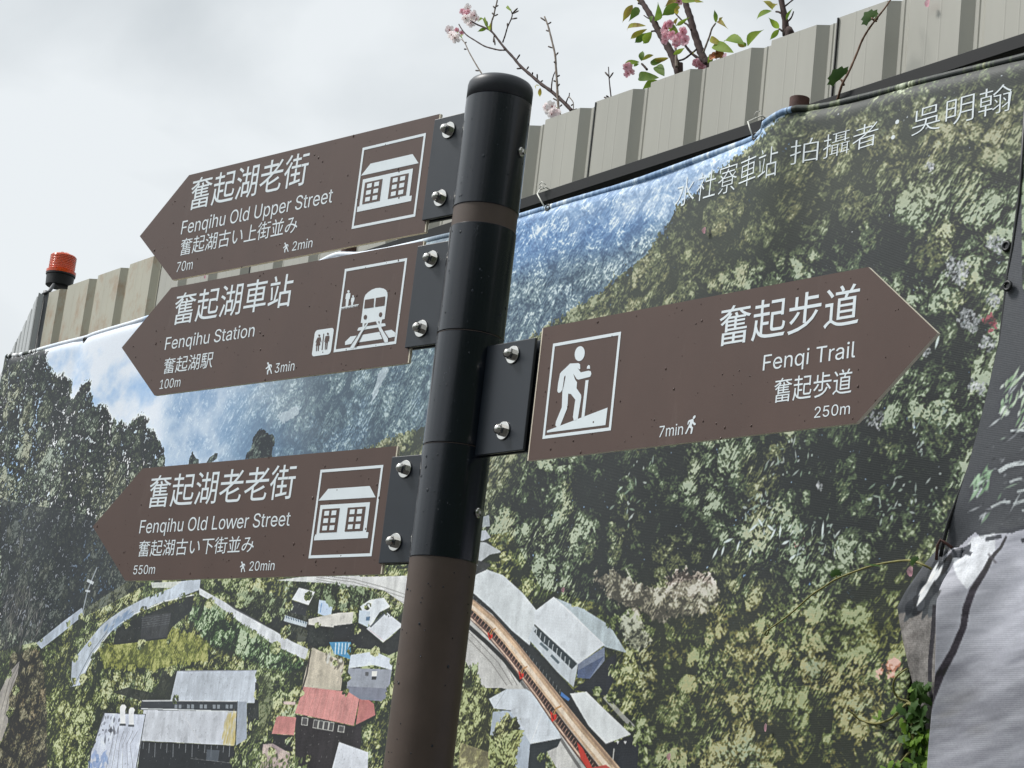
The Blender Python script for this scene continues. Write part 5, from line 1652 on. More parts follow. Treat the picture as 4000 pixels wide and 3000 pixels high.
for i in range(4):
    b = MB()
    for t in TEXT[i]:
        line_text(b, i, *t)
    (bx0, by0), (bx1, by1) = WBOX[i]
    X0, Z0 = bdplane(i, bx0, by0); X1, Z1 = bdplane(i, bx1, by1)
    Zc0, Zc1 = min(Z0, Z1), max(Z0, Z1)
    if i < 3: Zc1 = Zc0 + (X1 - X0) * (wz1 - wz0) / (wx1 - wx0)
    fl = (lambda u: u) if i < 3 else (lambda u: 1 - u)
    for P in (wl, wh):
        b.poly([(X0 + (X1 - X0) * fl((p[0] - wx0) / (wx1 - wx0)), -.0005, Zc0 + (Zc1 - Zc0) * (p[1] - wz0) / (wz1 - wz0)) for p in P])
    b.build('lettering', M_WHITE, boards[i])
    zc_, th, x0, ln, hh, tip, dr_ = BOARDS[i]
    boxes = []
    for t in TEXT[i]:
        ax_, az_ = bdplane(i, *t[1]); bx_, bz_ = bdplane(i, *t[2]); cx2, cz2 = bdplane(i, *t[3])
        boxes.append((min(ax_, cx2) - .004, min(az_, cz2) - .010, max(ax_, cx2) + .004, bz_ + .006))
    boxes.append((X0 - .004, Zc0 - .004, X1 + .004, Zc1 + .008))
    def place(r):
        while True:
            x = dr_ * (x0 + random.random() * (ln + tip)); z = random.uniform(-hh / 2, hh / 2)
            if random.random() < .35 and z > 0: continue
            d = abs(x) - x0 - ln
            if d > 0 and abs(z) > hh / 2 * (1 - d / tip) - .002: continue
            if any(a_[0] < x < a_[2] and a_[1] < z < a_[3] for a_ in boxes): continue
            return Vector((x, 0, z)), Vector((1, 0, 0)), Vector((0, 0, 1)), Vector((0, -1, 0))
    drops(95, place, .0006, .0022, 'water_droplets', boards[i])
    # pictogram in its square frame
    b = MB()
    b = MB()
    Q = [bdplane(i, *p) for p in FRAME[i]]
    xl = (Q[0][0] + Q[3][0]) / 2; xr = (Q[1][0] + Q[2][0]) / 2; zt_ = (Q[0][1] + Q[1][1]) / 2; zb = (Q[2][1] + Q[3][1]) / 2
    w = .0052
    for (a0, c0, a1, c1) in ((xl, zt_ - w, xr, zt_), (xl, zb, xr, zb + w), (xl, zb + w, xl + w, zt_ - w), (xr - w, zb + w, xr, zt_ - w)):
        b.add([(a0, -.0005, c0), (a1, -.0005, c0), (a1, -.0005, c1), (a0, -.0005, c1)], [(0, 1, 2, 3)])
    def uv(u, v): return (xl + (xr - xl) * u, zt_ + (zb - zt_) * v)
    def wpoly(P, lay=0, mi=0): b.poly([(x, -.0005 - .0004 * lay, z) for x, z in P], mi)
    def ub(u0, v0, u1, v1, lay=0, mi=0): wpoly([uv(u0, v0), uv(u1, v0), uv(u1, v1), uv(u0, v1)], lay, mi)
    if i in (0, 2):
        wpoly([uv(.035, .352), uv(.168, .225), uv(.83, .225), uv(.945, .355)])
        ub(.078, .405, .868, .735); ub(.050, .735, .905, .80)
        for (u0, u1) in ((.122, .402), (.530, .812)):
            ub(u0, .452, u1, .718, 1, 1)
            for r_ in range(3):
                for c_ in range(2):
                    uu = u0 + .044 + c_ * .116; vv = .476 + r_ * .083
                    ub(uu, vv, uu + .076, vv + .052, 2)
    elif i == 1:
        def zp(P): return [bdplane(1, *Zt(*p)) for p in P]
        wpoly(zp([(917, 700), (935, 650), (975, 610), (1030, 572), (1090, 550), (1150, 545), (1205, 556), (1240, 580), (1260, 615), (1262, 660), (1218, 1004), (1180, 1012), (1170, 1070), (1225, 1068), (1236, 1105), (1120, 1128), (940, 1158), (880, 1172), (815, 1176), (835, 1132), (892, 1118), (893, 1062), (868, 1062)]))
        for P in ([(932, 722), (1066, 700), (1056, 832), (918, 852)], [(1092, 695), (1230, 672), (1218, 806), (1078, 828)], [(975, 1062), (1090, 1040), (1112, 1083), (962, 1108)], [(925, 1072), (965, 1062), (920, 1122)], [(1120, 1042), (1146, 1038), (1142, 1085)]):
            wpoly(zp(P), 1, 1)
        for (cx_, cy_) in ((936, 978), (1160, 940)):
            wpoly(zp(ell(cx_, cy_, 24, 36, 18, .25)), 1, 1)
        wpoly(zp([(715, 1262), (900, 1235), (1220, 1180), (1320, 1162), (1390, 1215), (1380, 1262), (1240, 1290), (860, 1345), (636, 1388), (636, 1340)]))
        for P in ([(955, 1060), (990, 1052), (880, 1215), (760, 1440), (715, 1440), (720, 1400), (830, 1240)], [(1090, 1030), (1120, 1028), (1180, 1140), (1270, 1290), (1270, 1345), (1215, 1358), (1150, 1190)]):
            wpoly(zp(P), 1)
        for P in ([(885, 1215), (905, 1212), (800, 1420), (775, 1425)], [(1176, 1140), (1188, 1138), (1282, 1282), (1270, 1290)], [(1145, 1190), (1155, 1190), (1220, 1350), (1210, 1355)], [(832, 1240), (822, 1238), (714, 1398), (722, 1402)]):
            wpoly(zp(P), 2, 1)
        # two waiting people on a platform
        for (cx_, cy_, k) in ((686, 598, 1.0), (754, 668, .72)):
            wpoly(zp(ell(cx_, cy_, 17 * k, 20 * k, 12)))
            y = cy_ + 24 * k
            wpoly(zp([(cx_ - 36 * k, y + 14 * k), (cx_ - 14 * k, y), (cx_ + 26 * k, y - 2), (cx_ + 30 * k, y + 12), (cx_ + 18 * k, y + 90 * k), (cx_ + 8 * k, y + 88 * k), (cx_ - 6 * k, y + 190 * k), (cx_ - 42 * k, y + 200 * k), (cx_ - 36 * k, y + 90 * k), (cx_ - 46 * k, y + 84 * k)]))
        wpoly(zp([(584, 830), (836, 784), (836, 798), (582, 846)]))
        for k in range(11):
            x = 592 + 22 * k; y = 846 - 4.1 * k
            wpoly(zp([(x, y), (x + 9, y - 2), (x + 1, y + 16), (x - 8, y + 18)]))
        # toilet symbol: rounded white tile with two figures
        A, B_, C_, D_ = (188, 1172), (468, 1132), (430, 1520), (150, 1556)
        Qt = zp([A, B_, C_, D_])
        tx0 = (Qt[0][0] + Qt[3][0]) / 2; tx1 = (Qt[1][0] + Qt[2][0]) / 2; tz1 = (Qt[0][1] + Qt[1][1]) / 2; tz0 = (Qt[2][1] + Qt[3][1]) / 2
        rr_ = .007
        P = []
        for (cx_, cz_, a0) in ((tx1 - rr_, tz1 - rr_, 0), (tx0 + rr_, tz1 - rr_, 90), (tx0 + rr_, tz0 + rr_, 180), (tx1 - rr_, tz0 + rr_, 270)):
            for q in range(6):
                a = math.radians(a0 + q * 18)
                P.append((cx_ + rr_ * math.cos(a), cz_ + rr_ * math.sin(a)))
        wpoly(P)
        wpoly(zp(ell(257, 1247, 14, 18, 12)), 1, 1); wpoly(zp(ell(384, 1223, 14, 18, 12)), 1, 1)
        wpoly(zp([(318, 1222), (330, 1220), (303, 1460), (291, 1462)]), 1, 1)
        wpoly(zp([(232, 1278), (276, 1272), (288, 1345), (280, 1348), (264, 1300), (272, 1388), (254, 1394), (248, 1474), (234, 1476), (236, 1396), (226, 1396), (220, 1478), (208, 1478), (214, 1400), (204, 1400), (226, 1320), (210, 1352), (203, 1348)]), 1, 1)
        wpoly(zp([(350, 1256), (402, 1248), (408, 1258), (400, 1335), (392, 1336), (394, 1280), (384, 1345), (372, 1452), (358, 1454), (364, 1356), (356, 1358), (348, 1456), (338, 1456), (346, 1290), (340, 1340), (332, 1342)]), 1, 1)
    else:
        def hp(P): return [bdplane(3, *Zh(*p)) for p in P]
        wpoly(hp(ell(655, 452, 62, 94, 24, .16)))
        wpoly(hp([(535, 575), (640, 570), (660, 585), (662, 640), (650, 650), (625, 625), (668, 686), (765, 664), (795, 672), (800, 705), (785, 740), (640, 776), (618, 768), (575, 700), (595, 770), (622, 808), (616, 885), (672, 965), (675, 1000), (632, 1262), (605, 1290), (580, 1280), (570, 1240), (600, 1025), (545, 955), (512, 950),
                  (505, 1075), (496, 1140), (412, 1350), (370, 1368), (352, 1345), (358, 1300), (432, 1120), (440, 920), (470, 735), (462, 740), (440, 900), (415, 935), (390, 940), (376, 920), (385, 830), (410, 700), (425, 680), (500, 610)]))
        wpoly(hp([(480, 725), (468, 735), (440, 905), (452, 870)]), 1, 1)
        wpoly(hp([(742, 640), (748, 610), (764, 594), (782, 600), (784, 640)]))
        wpoly(hp([(728, 785), (766, 780), (714, 1240), (676, 1250)]))
        wpoly(hp([(248, 1412), (1003, 1124), (976, 1342), (246, 1436)]))
    b.build('pictogram', [M_WHITE, M_BROWN], boards[i])

# ------------------------------------------------------------------ warning light at the fence corner
WD = 7.36
def at_depth(px, py, y):
    r = ray(px, py)
    P = r * (y / r.y)
    return Vector((P.x, P.y, P.z + CZ))
bc = at_depth(229, 1122, WD)
pc = at_depth(181, 1150, 7.27)
wlo = empty('warning_light', (pc.x, pc.y, 0))
tag(wlo, 'orange warning beacon with black base on a thin post at the fence corner', 'warning light')
b = MB()
b.lathe([(.0125, 0), (.0125, pc.z + .012), (0, pc.z + .012)], 16)
b.build('post', M_GALV, wlo)
rel = bc - Vector((pc.x, pc.y, 0))
b = MB()
b.tube([(0, 0, pc.z - .03), (.004, 0, pc.z + .004), (rel.x * .6, rel.y * .6, rel.z + .004), (rel.x, rel.y, rel.z + .006)], .007, 8)
b.tube([(-.012, -.014, pc.z - .004), (.016, -.014, pc.z + .012)], .004, 6)
b.build('arm', M_GALV, wlo)
Mx = Matrix.Translation(rel)
b = MB()
b.lathe([(0, 0), (.044, 0), (.049, .004), (.051, .040), (.054, .043), (.054, .049), (.0, .049)], 40, 0, Mx)
b.build('base', M_BLACK, wlo, 40)
m = mat('lens_orange', lin((244, 96, 44)), 0.16, spec=0.6, var=0.08, vscale=40)
_p = m.node_tree.nodes['Principled BSDF']
_p.inputs['Transmission Weight'].default_value = 0.35
b = MB()
pr = [(.0545, .0492), (.0545, .060), (.0475, .062)]
for k in range(9):
    z = .062 + .0062 * k
    pr += [(.0470, z + .0006), (.0482, z + .003), (.0470, z + .0056)]
pr += [(.0440, .1205), (.040, .122), (0, .1225)]
b.lathe(pr, 40, 0, Mx)
b.build('lens', m, wlo, 25)
b = MB()
for a in (0.3, 1.35, 2.4):
    b.tube([Mx @ Vector((.030 * math.cos(t) * math.cos(a), .030 * math.cos(t) * math.sin(a), .1225 + .010 * math.sin(t))) for t in np.linspace(0, math.pi, 13)], .0011, 6)
b.build('wire_guard', mat('guard_orange', lin((236, 150, 120)), 0.4, var=0.05), wlo)

# ------------------------------------------------------------------ cherry trees behind the fence
def f6(*p): return [(1700 + x / 3.607, y / 3.607) for x, y in p]
def f5(*p): return [(2380 + x / 4.740, y / 4.740) for x, y in p]
def pts3(P, off): return [f3(x, y, off) for x, y in P]
def smooth(P, n=4):
    out_ = []
    P = [Vector(p) for p in P]
    for i in range(len(P) - 1):
        p0, p1, p2, p3 = P[max(i - 1, 0)], P[i], P[i + 1], P[min(i + 2, len(P) - 1)]
        for k in range(n):
            t = k / n
            out_.append(.5 * ((2 * p1) + (-p0 + p2) * t + (2 * p0 - 5 * p1 + 4 * p2 - p3) * t * t + (-p0 + 3 * p1 - 3 * p2 + p3) * t ** 3))
    out_.append(P[-1])
    return out_
def taper(n, a, b_): return [(a + (b_ - a) * k / (n - 1)) * (1 + .10 * math.sin(k * 2.3)) for k in range(n)]

def leaf(mb, A, B, w, mi, droop=.12, facing=None):
    """one leaf from base A to tip B, w wide, folded along its midrib and arched, with a drawn-out point"""
    A, B = Vector(A), Vector(B)
    w *= 1.18
    d = B - A
    ln = d.length
    if ln < 1e-5: return
    d.normalize()
    f = facing or Vector((-.1 + random.uniform(-.4, .4), -.95, -.2 + random.uniform(-.35, .35)))
    sd = d.cross(f).normalized()
    nn = sd.cross(d).normalized()
    prof_ = [(0, .04), (.08, .40), (.2, .78), (.35, .98), (.5, 1.0), (.62, .84), (.74, .56), (.84, .28), (.92, .09), (1.0, .012)]
    vs_ = []
    for (t, q) in prof_:
        c = A + d * (ln * t) + nn * (math.sin(t * math.pi) * ln * droop)
        e = w / 2 * q * (1 + random.uniform(-.05, .05))
        vs_ += [c - sd * e + nn * e * .30, c, c + sd * e + nn * e * .30]
    fs_ = []
    for k in range(len(prof_) - 1):
        a = k * 3
        fs_ += [(a, a + 1, a + 4, a + 3), (a + 1, a + 2, a + 5, a + 4)]
    mb.add(vs_, fs_, mi, True)

def flower(mb, c, n, r, mi, cal):
    c = Vector(c); n = Vector(n).normalized()
    u = n.orthogonal().normalized(); w = n.cross(u)
    a0 = random.uniform(0, 6)
    for layer, (kr, lift) in enumerate(((1.0, .28), (.78, .5))):
        for k in range(5):
            a = a0 + k * 2 * math.pi / 5 + layer * .6 + random.uniform(-.1, .1)
            d = u * math.cos(a) + w * math.sin(a)
            s = n.cross(d)
            R = r * kr * random.uniform(.88, 1.1)
            P = []
            for (t, q, hgt) in ((.10, .05, .0), (.45, .30, .16), (.75, .40, .26), (.96, .26, .30)):
                P += [c + d * R * t - s * R * q + n * R * (hgt + lift * t * .6), c + d * R * t * 1.02 + n * R * (hgt * .8 + lift * t * .6), c + d * R * t + s * R * q + n * R * (hgt + lift * t * .6)]
            F_ = []
            for j in range(3):
                F_ += [(j * 3, j * 3 + 1, j * 3 + 4, j * 3 + 3), (j * 3 + 1, j * 3 + 2, j * 3 + 5, j * 3 + 4)]
            mb.add(P, F_, mi, True)
    mb.tube([c - n * r * .9, c - n * r * .35, c + n * r * .06], [r * .06, r * .12, r * .16], 6, cal)
    for k in range(6):
        a = random.uniform(0, 6.3)
        d = (u * math.cos(a) + w * math.sin(a)) * .3 + n
        mb.tube([c, c + d * r * .4], [r * .018, r * .026], 4, cal)

def buds(mb, pairs, off, r, mi):
    for (a, b_) in pairs:
        A, B = f3(*a, off), f3(*b_, off + random.uniform(-.01, .01))
        mb.tube([A, A + (B - A) * .55, A + (B - A) * .85, B], [r * .7, r, r * .9, r * .2], 6, mi)

def rel_to(o, mb):
    inv = o.matrix_world.inverted()
    mb.v = [tuple(inv @ Vector(v)) for v in mb.v]

OFF1 = -0.55
t1 = empty('cherry_tree', f3(2300, 900, OFF1 - .35) * 1.0)
t1.location.z = 0
tag(t1, 'bare cherry tree whose twigs with pale pink blossom rise behind the pole top', 'cherry tree')
bpy.context.view_layer.update()
foot = Vector((t1.location.x, t1.location.y, 0))
lead = pts3(f6((1930, 1570), (1840, 1470), (1640, 1290), (1500, 1190), (1360, 1070), (1200, 930), (1100, 810), (980, 680), (880, 550), (790, 440), (700, 390), (600, 350), (520, 305), (480, 275)), OFF1)
b = MB()
P = smooth([foot, foot + Vector((-.03, .02, 1.2)), foot + Vector((.03, 0, 2.1)), lead[0] + (foot - lead[0]) * .25 + Vector((0, 0, .45))] + [lead[0]], 6)
b.tube(P, taper(len(P), .028, .0062), 10)
rel_to(t1, b)
b.build('trunk', M_BARK, t1)
def limb(tree, P, r0, r1, m=M_BARK, bl=(), off=None, n=4, name='branch'):
    b = MB()
    Q = smooth(P, n)
    b.tube(Q, taper(len(Q), r0, r1), 8)
    if bl: buds(b, bl, off, .0026, 1)
    rel_to(tree, b)
    return b.build(name, [m, M_BUD], tree)
def pr6(*p):
    q = f6(*p)
    return [(q[k], q[k + 1]) for k in range(0, len(q), 2)]
limb(t1, lead, .0060, .0019, M_BARK, pr6((1150, 835), (1195, 765), (1215, 965), (1145, 967), (1290, 980), (1318, 935), (1440, 1110), (1435, 1040), (1490, 1150), (1515, 1135), (1370, 1050), (1372, 1020), (1720, 1420), (1660, 1385), (830, 500), (820, 600), (830, 540), (845, 640), (1760, 1500), (1785, 1475)), OFF1)
limb(t1, pts3(f6((985, 705), (900, 705), (790, 680), (690, 648), (560, 570), (450, 500), (395, 440), (360, 390), (333, 340)), OFF1 + .02), .0026, .0018, M_BARK)
limb(t1, pts3(f6((950, 600), (985, 500), (1020, 380), (1070, 270), (1085, 200), (1060, 130)), OFF1 + .01), .0024, .0015, M_BARK, pr6((1085, 190), (1165, 112), (1090, 195), (1178, 150), (1080, 268), (1158, 254), (1018, 370), (1018, 325)), OFF1)
limb(t1, pts3(f6((790, 440), (795, 310), (825, 220), (845, 120), (865, 50), (880, -40), (885, -160)), OFF1 - .02), .0028, .0020, M_TWIG, pr6((835, 225), (885, 200), (830, 210), (800, 180), (850, 100), (890, 75), (848, 120), (815, 85)), OFF1)
limb(t1, pts3(f6((760, 1260), (680, 1080), (600, 950), (530, 830), (470, 720), (420, 610), (370, 550)), OFF1 - .06), .0026, .0017, M_TWIG, pr6((615, 998), (565, 992), (440, 695), (405, 690), (425, 610), (438, 590), (710, 1080), (712, 1055)), OFF1 - .06)
limb(t1, pts3(f6((1770, 1640), (1740, 1540), (1725, 1350), (1715, 1150), (1700, 930), (1690, 780), (1650, 600), (1600, 400), (1570, 310), (1540, 235)), OFF1 + .05), .0040, .0024, M_TWIG,
     pr6((1560, 300), (1482, 245), (1590, 340), (1635, 310), (1600, 440), (1562, 427), (1650, 675), (1588, 652), (1700, 780), (1735, 738), (1690, 880), (1674, 872), (1720, 1080), (1755, 1060), (1700, 1150), (1666, 1135), (1725, 1220), (1755, 1180), (1725, 1350), (1755, 1355)), OFF1 + .05)
limb(t1, pts3(f6((1635, 1285), (1645, 1160), (1665, 1070), (1695, 1000)), OFF1 + .05), .0022, .0014, M_BARK)
limb(t1, pts3(f6((1840, 1460), (1865, 1390), (1885, 1360), (1892, 1310)), OFF1 + .03), .0020, .0014, M_BARK, pr6((1930, 1555), (2005, 1535)), OFF1)
limb(t1, pts3(f6((1888, 1368), (1945, 1445), (1945, 1560)), OFF1 + .03), .0016, .0013, M_TWIG, pr6((1940, 1470), (1915, 1490)), OFF1)
def k2(*p): return [(1400 + x / 1.7015, y / 1.7015) for x, y in p]
limb(t1, pts3(k2((1690, 720), (1680, 650), (1668, 540), (1662, 445)), OFF1), .0026, .0013, M_BARK, [tuple(k2((1668, 520), (1695, 480))), tuple(k2((1666, 510), (1638, 478))), tuple(k2((1655, 655), (1632, 645))), tuple(k2((1668, 650), (1645, 635)))], OFF1)
def blossom(tree, spots, off, mi_mat, r, label=None):
    b = MB()
    for (x, y) in spots:
        c = f3(x, y, off + random.uniform(-.02, .03))
        n = Vector((-.1 + random.uniform(-.8, .8), -1, random.uniform(-.8, .5)))
        flower(b, c, n, r * random.uniform(.85, 1.15), 0, 1)
    rel_to(tree, b)
    o = b.build('blossom', [mi_mat, M_CALYX], tree)
    if label: o['label'] = label
blossom(t1, f6((470, 130), (555, 215), (425, 255), (500, 320), (575, 270)), OFF1 + .01, M_PETAL, .0160)
blossom(t1, f6((380, 160), (415, 170), (460, 160), (445, 200)), OFF1 + .01, M_PINK, .0100)
blossom(t1, f6((205, 430), (230, 490), (275, 530)), OFF1 + .02, M_PETAL, .0160)
blossom(t1, f6((370, 470), (300, 420)), OFF1 + .02, M_PINK, .0095)
blossom(t1, f6((1555, 1500), (1650, 1500), (1615, 1565), (1685, 1590), (1640, 1610)), OFF1 + .06, M_PETAL, .0160)
def leaves(tree, L_, off, conv, sc):
    b = MB()
    for (a, c, w, mi) in L_:
        A = f3(*conv(a)[0], off + random.uniform(-.03, .03)); B = f3(*conv(c)[0], off + random.uniform(-.04, .05))
        leaf(b, A, B, w / sc, mi)
    rel_to(tree, b)
    return b.build('foliage', [M_LEAF, M_LEAFD, M_LEAFY], tree)
PXM = 8090 / 5.6        # photo pixels per metre near the trees
leaves(t1, [((710, 370), (590, 320), 60, 0), ((720, 360), (700, 230), 40, 0), ((740, 400), (720, 290), 46, 1), ((720, 400), (590, 450), 50, 0), ((770, 430), (780, 310), 34, 2), ((770, 430), (730, 350), 34, 0), ((1075, 160), (1025, 95), 40, 0), ((1480, 1240), (1475, 1370), 52, 2), ((1470, 1210), (1425, 1265), 20, 2),
            ((330, 420), (300, 450), 30, 0), ((395, 500), (395, 560), 34, 0), ((500, 200), (520, 280), 40, 2), ((1700, 1580), (1790, 1590), 40, 0), ((1630, 1450), (1580, 1430), 36, 0), ((470, 160), (460, 230), 30, 2)], OFF1 + .01, lambda p: f6(p), 3.607 * PXM)

OFF2 = -0.45
t2 = empty('cherry_tree', f3(2820, 900, OFF2 - .25))
t2.location.z = 0
tag(t2, 'leafy cherry tree with deep pink blossom rising behind the fence right of the pole', 'cherry tree')
bpy.context.view_layer.update()
foot = Vector((t2.location.x, t2.location.y, 0))
s1_ = pts3(f5((1290, 1420), (1270, 1310), (1180, 1050), (1080, 860), (980, 690), (900, 550), (830, 410), (740, 250), (640, 90), (580, -10), (510, -140)), OFF2)
s2_ = pts3(f5((1830, 1330), (1800, 1230), (1710, 1000), (1640, 800), (1560, 560), (1500, 330), (1440, 150), (1400, 0), (1370, -140)), OFF2 - .08)
s3_ = pts3([(3075, 190), (3070, 132), (3066, 75), (3052, 0), (3040, -70)], OFF2)
b = MB()
P = smooth([foot, foot + Vector((.02, 0, 1.1)), foot + Vector((-.01, .02, 2.0)), foot + Vector((0, 0, 2.5))], 5)
b.tube(P, taper(len(P), .045, .022), 12)
rel_to(t2, b)
b.build('trunk', M_BARK, t2)
fork = foot + Vector((0, 0, 2.45))
for S_p, r0, r1 in ((s1_, .0075, .0062), (s2_, .0095, .0075), (s3_, .0080, .0062)):
    q0 = S_p[0]
    mid = fork + (q0 - fork) * .55 + Vector((0, 0, .06))
    limb(t2, [fork, mid] + S_p, .013, r1)
def pr5(*p):
    q = f5(*p)
    return [(q[k], q[k + 1]) for k in range(0, len(q), 2)]
limb(t2, pts3(f5((1250, 1240), (1240, 1130), (1240, 1020), (1225, 880)), OFF2 + .02), .0042, .0032, M_TWIG)
limb(t2, pts3(f5((1790, 1180), (1680, 1100), (1540, 1000), (1450, 900), (1400, 830), (1370, 780)), OFF2 - .04), .0048, .0026, M_BARK)
limb(t2, pts3(f5((1300, 1120), (1390, 1090), (1500, 1010), (1620, 910)), OFF2 - .02), .0026, .0026, M_BARK)
limb(t2, pts3(f5((1740, 980), (1800, 820), (1860, 660), (1900, 530), (1970, 430)), OFF2 - .06), .0028, .0022, M_TWIG)
limb(t2, pts3(f5((1520, 560), (1450, 460), (1390, 420), (1280, 310), (1220, 240)), OFF2 - .05), .0030, .0018, M_BARK)
limb(t2, pts3(f5((870, 570), (780, 580)), OFF2), .0034, .0022, M_BARK)
limb(t2, pts3(f5((770, 350), (720, 335), (690, 320), (640, 285)), OFF2), .0022, .0014, M_BARK)
limb(t2, pts3(f5((700, 1290), (650, 1230), (600, 1180)), OFF2 + .01), .0034, .0028, M_BARK)
limb(t2, pts3(f5((590, 70), (540, 60)), OFF2), .0036, .0030, M_BARK)
limb(t2, pts3(r3((745, 140), (775, 110), (790, 70)), OFF2), .0026, .0016, M_BARK)
limb(t2, pts3(r3((735, 95), (700, 75), (680, 72)), OFF2), .0030, .0022, M_BARK)
limb(t2, pts3(r3((735, 205), (712, 185), (700, 178)), OFF2), .0028, .0022, M_BARK)
limb(t2, pts3(r3((735, 40), (790, -5)), OFF2), .0022, .0018, M_BARK)
leaves(t2, [((430, 90), (240, 420), 130, 2), ((540, 140), (355, 405), 140, 1), ((870, 390), (900, 30), 140, 1), ((1280, 70), (960, 300), 190, 1), ((1250, 20), (1020, 130), 120, 2), ((1290, 110), (1225, 240), 60, 2), ((680, 480), (330, 577), 95, 2), ((700, 540), (390, 725), 95, 2), ((715, 610), (470, 795), 120, 1), ((790, 590), (630, 815), 150, 0),
            ((600, 1130), (620, 940), 105, 1), ((610, 1120), (830, 1020), 80, 2), ((560, 1150), (250, 1215), 95, 0), ((1100, 1070), (800, 1095), 90, 2), ((1040, 1085), (760, 1172), 100, 1), ((920, 1440), (550, 1438), 160, 1), ((1020, 1410), (865, 1230), 170, 1), ((900, 1490), (600, 1670), 130, 0), ((1185, 1010), (1405, 880), 78, 0),
            ((1250, 470), (1500, 305), 66, 0), ((1210, 490), (1035, 565), 70, 0), ((1270, 330), (1280, 470), 70, 2), ((760, 420), (800, 300), 60, 1), ((560, 60), (500, -30), 80, 2), ((1580, 1), (1750, 45), 60, 2), ((450, 1230), (560, 1180), 60, 0), ((1820, 1170), (1930, 1080), 60, 0), ((1560, 1000), (1600, 960), 30, 2)], OFF2 + .02, lambda p: f5(p), 4.740 * PXM * 1.08)
leaves(t2, [((420, 325), (285, 292), 58, 0), ((485, 275), (358, 262), 62, 0), ((350, 275), (278, 232), 36, 2), ((505, 280), (608, 182), 56, 0), ((310, 140), (300, 58), 24, 1), ((322, 135), (388, 182), 28, 2), ((330, 130), (355, 105), 18, 2), ((660, 60), (595, 8), 40, 2), ((655, 68), (560, 126), 36, 0), ((700, 175), (635, 108), 34, 0), ((700, 182), (642, 248), 28, 0), ((655, 60), (690, 35), 24, 2),
            ((745, 125), (785, 50), 18, 0), ((490, 290), (440, 262), 26, 2), ((0, 240), (60, 160), 60, 0), ((60, 50), (75, 90), 26, 2), ((100, 0), (235, 12), 44, 0), ((260, 385), (290, 350), 26, 0), ((495, 290), (480, 258), 16, 0)], OFF2 + .02, lambda p: r3(p), 1.58 * PXM * 1.08)
blossom(t2, f5((1040, 470), (1080, 450), (1130, 440), (1060, 530), (1020, 560), (1040, 640), (1070, 680), (1050, 750), (1150, 660)), OFF2 + .04, M_PINK, .0118)
blossom(t2, f5((1190, 710), (1210, 760), (1250, 830), (1300, 780), (1310, 690), (1360, 660), (1410, 700), (1420, 760), (1350, 590)), OFF2 + .05, M_PINK, .0125)
blossom(t2, f5((310, 1240), (380, 1220), (330, 1300), (350, 1360), (390, 1330)), OFF2 + .03, M_PINK, .0118)
blossom(t2, f5((1650, 1200), (1690, 1240), (1600, 1150), (1300, 20), (1290, 40)), OFF2 - .03, M_PINK, .0125)
blossom(t2, r3((315, 330), (335, 340), (300, 350)), OFF2 + .02, mat('withered_petal', lin((176, 120, 84)), .8, var=.3), .0130, 'withered brown blossom at the fence top')

# ------------------------------------------------------------------ vines
def lobed(mb, A, B, w, mi, n=Vector((-.6, -.75, .2))):
    """a fan-shaped lobed leaf"""
    A, B = Vector(A), Vector(B)
    d = (B - A); ln = d.length; d.normalize()
    sd = d.cross(n).normalized(); nn = sd.cross(d)
    out_ = [(0, 0), (.05, .26), (-.06, .46), (.22, .50), (.38, .62), (.52, .40), (.74, .42), (.80, .18), (1, .0)]
    P = [(x, y) for x, y in out_] + [(x, -y) for x, y in reversed(out_[1:-1])]
    vs_ = [A + d * ln * .4 + nn * ln * .06] + [A + d * ln * x + sd * w * y - nn * ln * (.10 * abs(y)) for x, y in P]
    mb.add(vs_, [(0, k + 1, (k + 1) % len(P) + 1) for k in range(len(P))], mi, True)
def vine(label, stems, leafs, off, r=.0024, m=M_STEM):
    o = empty('climbing_vine', f3(*stems[0][0], off))
    tag(o, label, 'vine')
    bpy.context.view_layer.update()
    for st in stems:
        b = MB()
        Q = smooth([f3(x, y, off + .012 * math.sin(k * 1.3)) for k, (x, y) in enumerate(st)], 5)
        b.tube(Q, taper(len(Q), r, r * .6), 7)
        rel_to(o, b)
        b.build('stem', m, o)
    for (a, c, w, mi) in leafs:
        b = MB()
        lobed(b, f3(*a, off + .01), f3(*c, off + .01 + random.uniform(0, .02)), w / (8090 / 4.2), 0)
        rel_to(o, b)
        b.build('leaf', [(M_IVY, M_IVYB)[mi]], o)
    return o
vine('thin brown vine with two green leaves climbing the metal fence above the banner', [r3((1060, 620), (1090, 520), (1130, 445), (1180, 330), (1215, 245), (1260, 170), (1320, 92), (1360, 40), (1400, -20)), r3((1100, 525), (1088, 498), (1078, 490)), r3((1300, 130), (1278, 118), (1270, 105))],
     [(r3((1080, 488))[0], r3((1030, 430))[0], 90, 0), (r3((1275, 120))[0], r3((1225, 75))[0], 70, 0), (r3((1300, 125))[0], r3((1300, 88))[0], 16, 0)], .055, .0028)
vine('long curling vine tendril reaching left across the printed forest', [r9((1640, 430), (1590, 405), (1540, 385), (1480, 378), (1350, 395), (1230, 425), (1060, 490), (980, 540), (900, 592), (800, 682), (720, 745), (650, 795), (622, 815), (612, 835), (626, 838), (640, 800), (624, 775)), r9((1065, 490), (1052, 475)), r9((1300, 408), (1285, 402))],
     [(r9((1052, 478))[0], r9((1045, 425))[0], 42, 0), (r9((1290, 402))[0], r9((1268, 410))[0], 56, 0), (r9((1545, 388))[0], r9((1515, 360))[0], 34, 0), (r9((730, 745))[0], r9((742, 760))[0], 14, 0), (r9((825, 665))[0], r9((822, 682))[0], 16, 0)], .165, .0022, M_STEMG)
lf = []
random.seed(5)
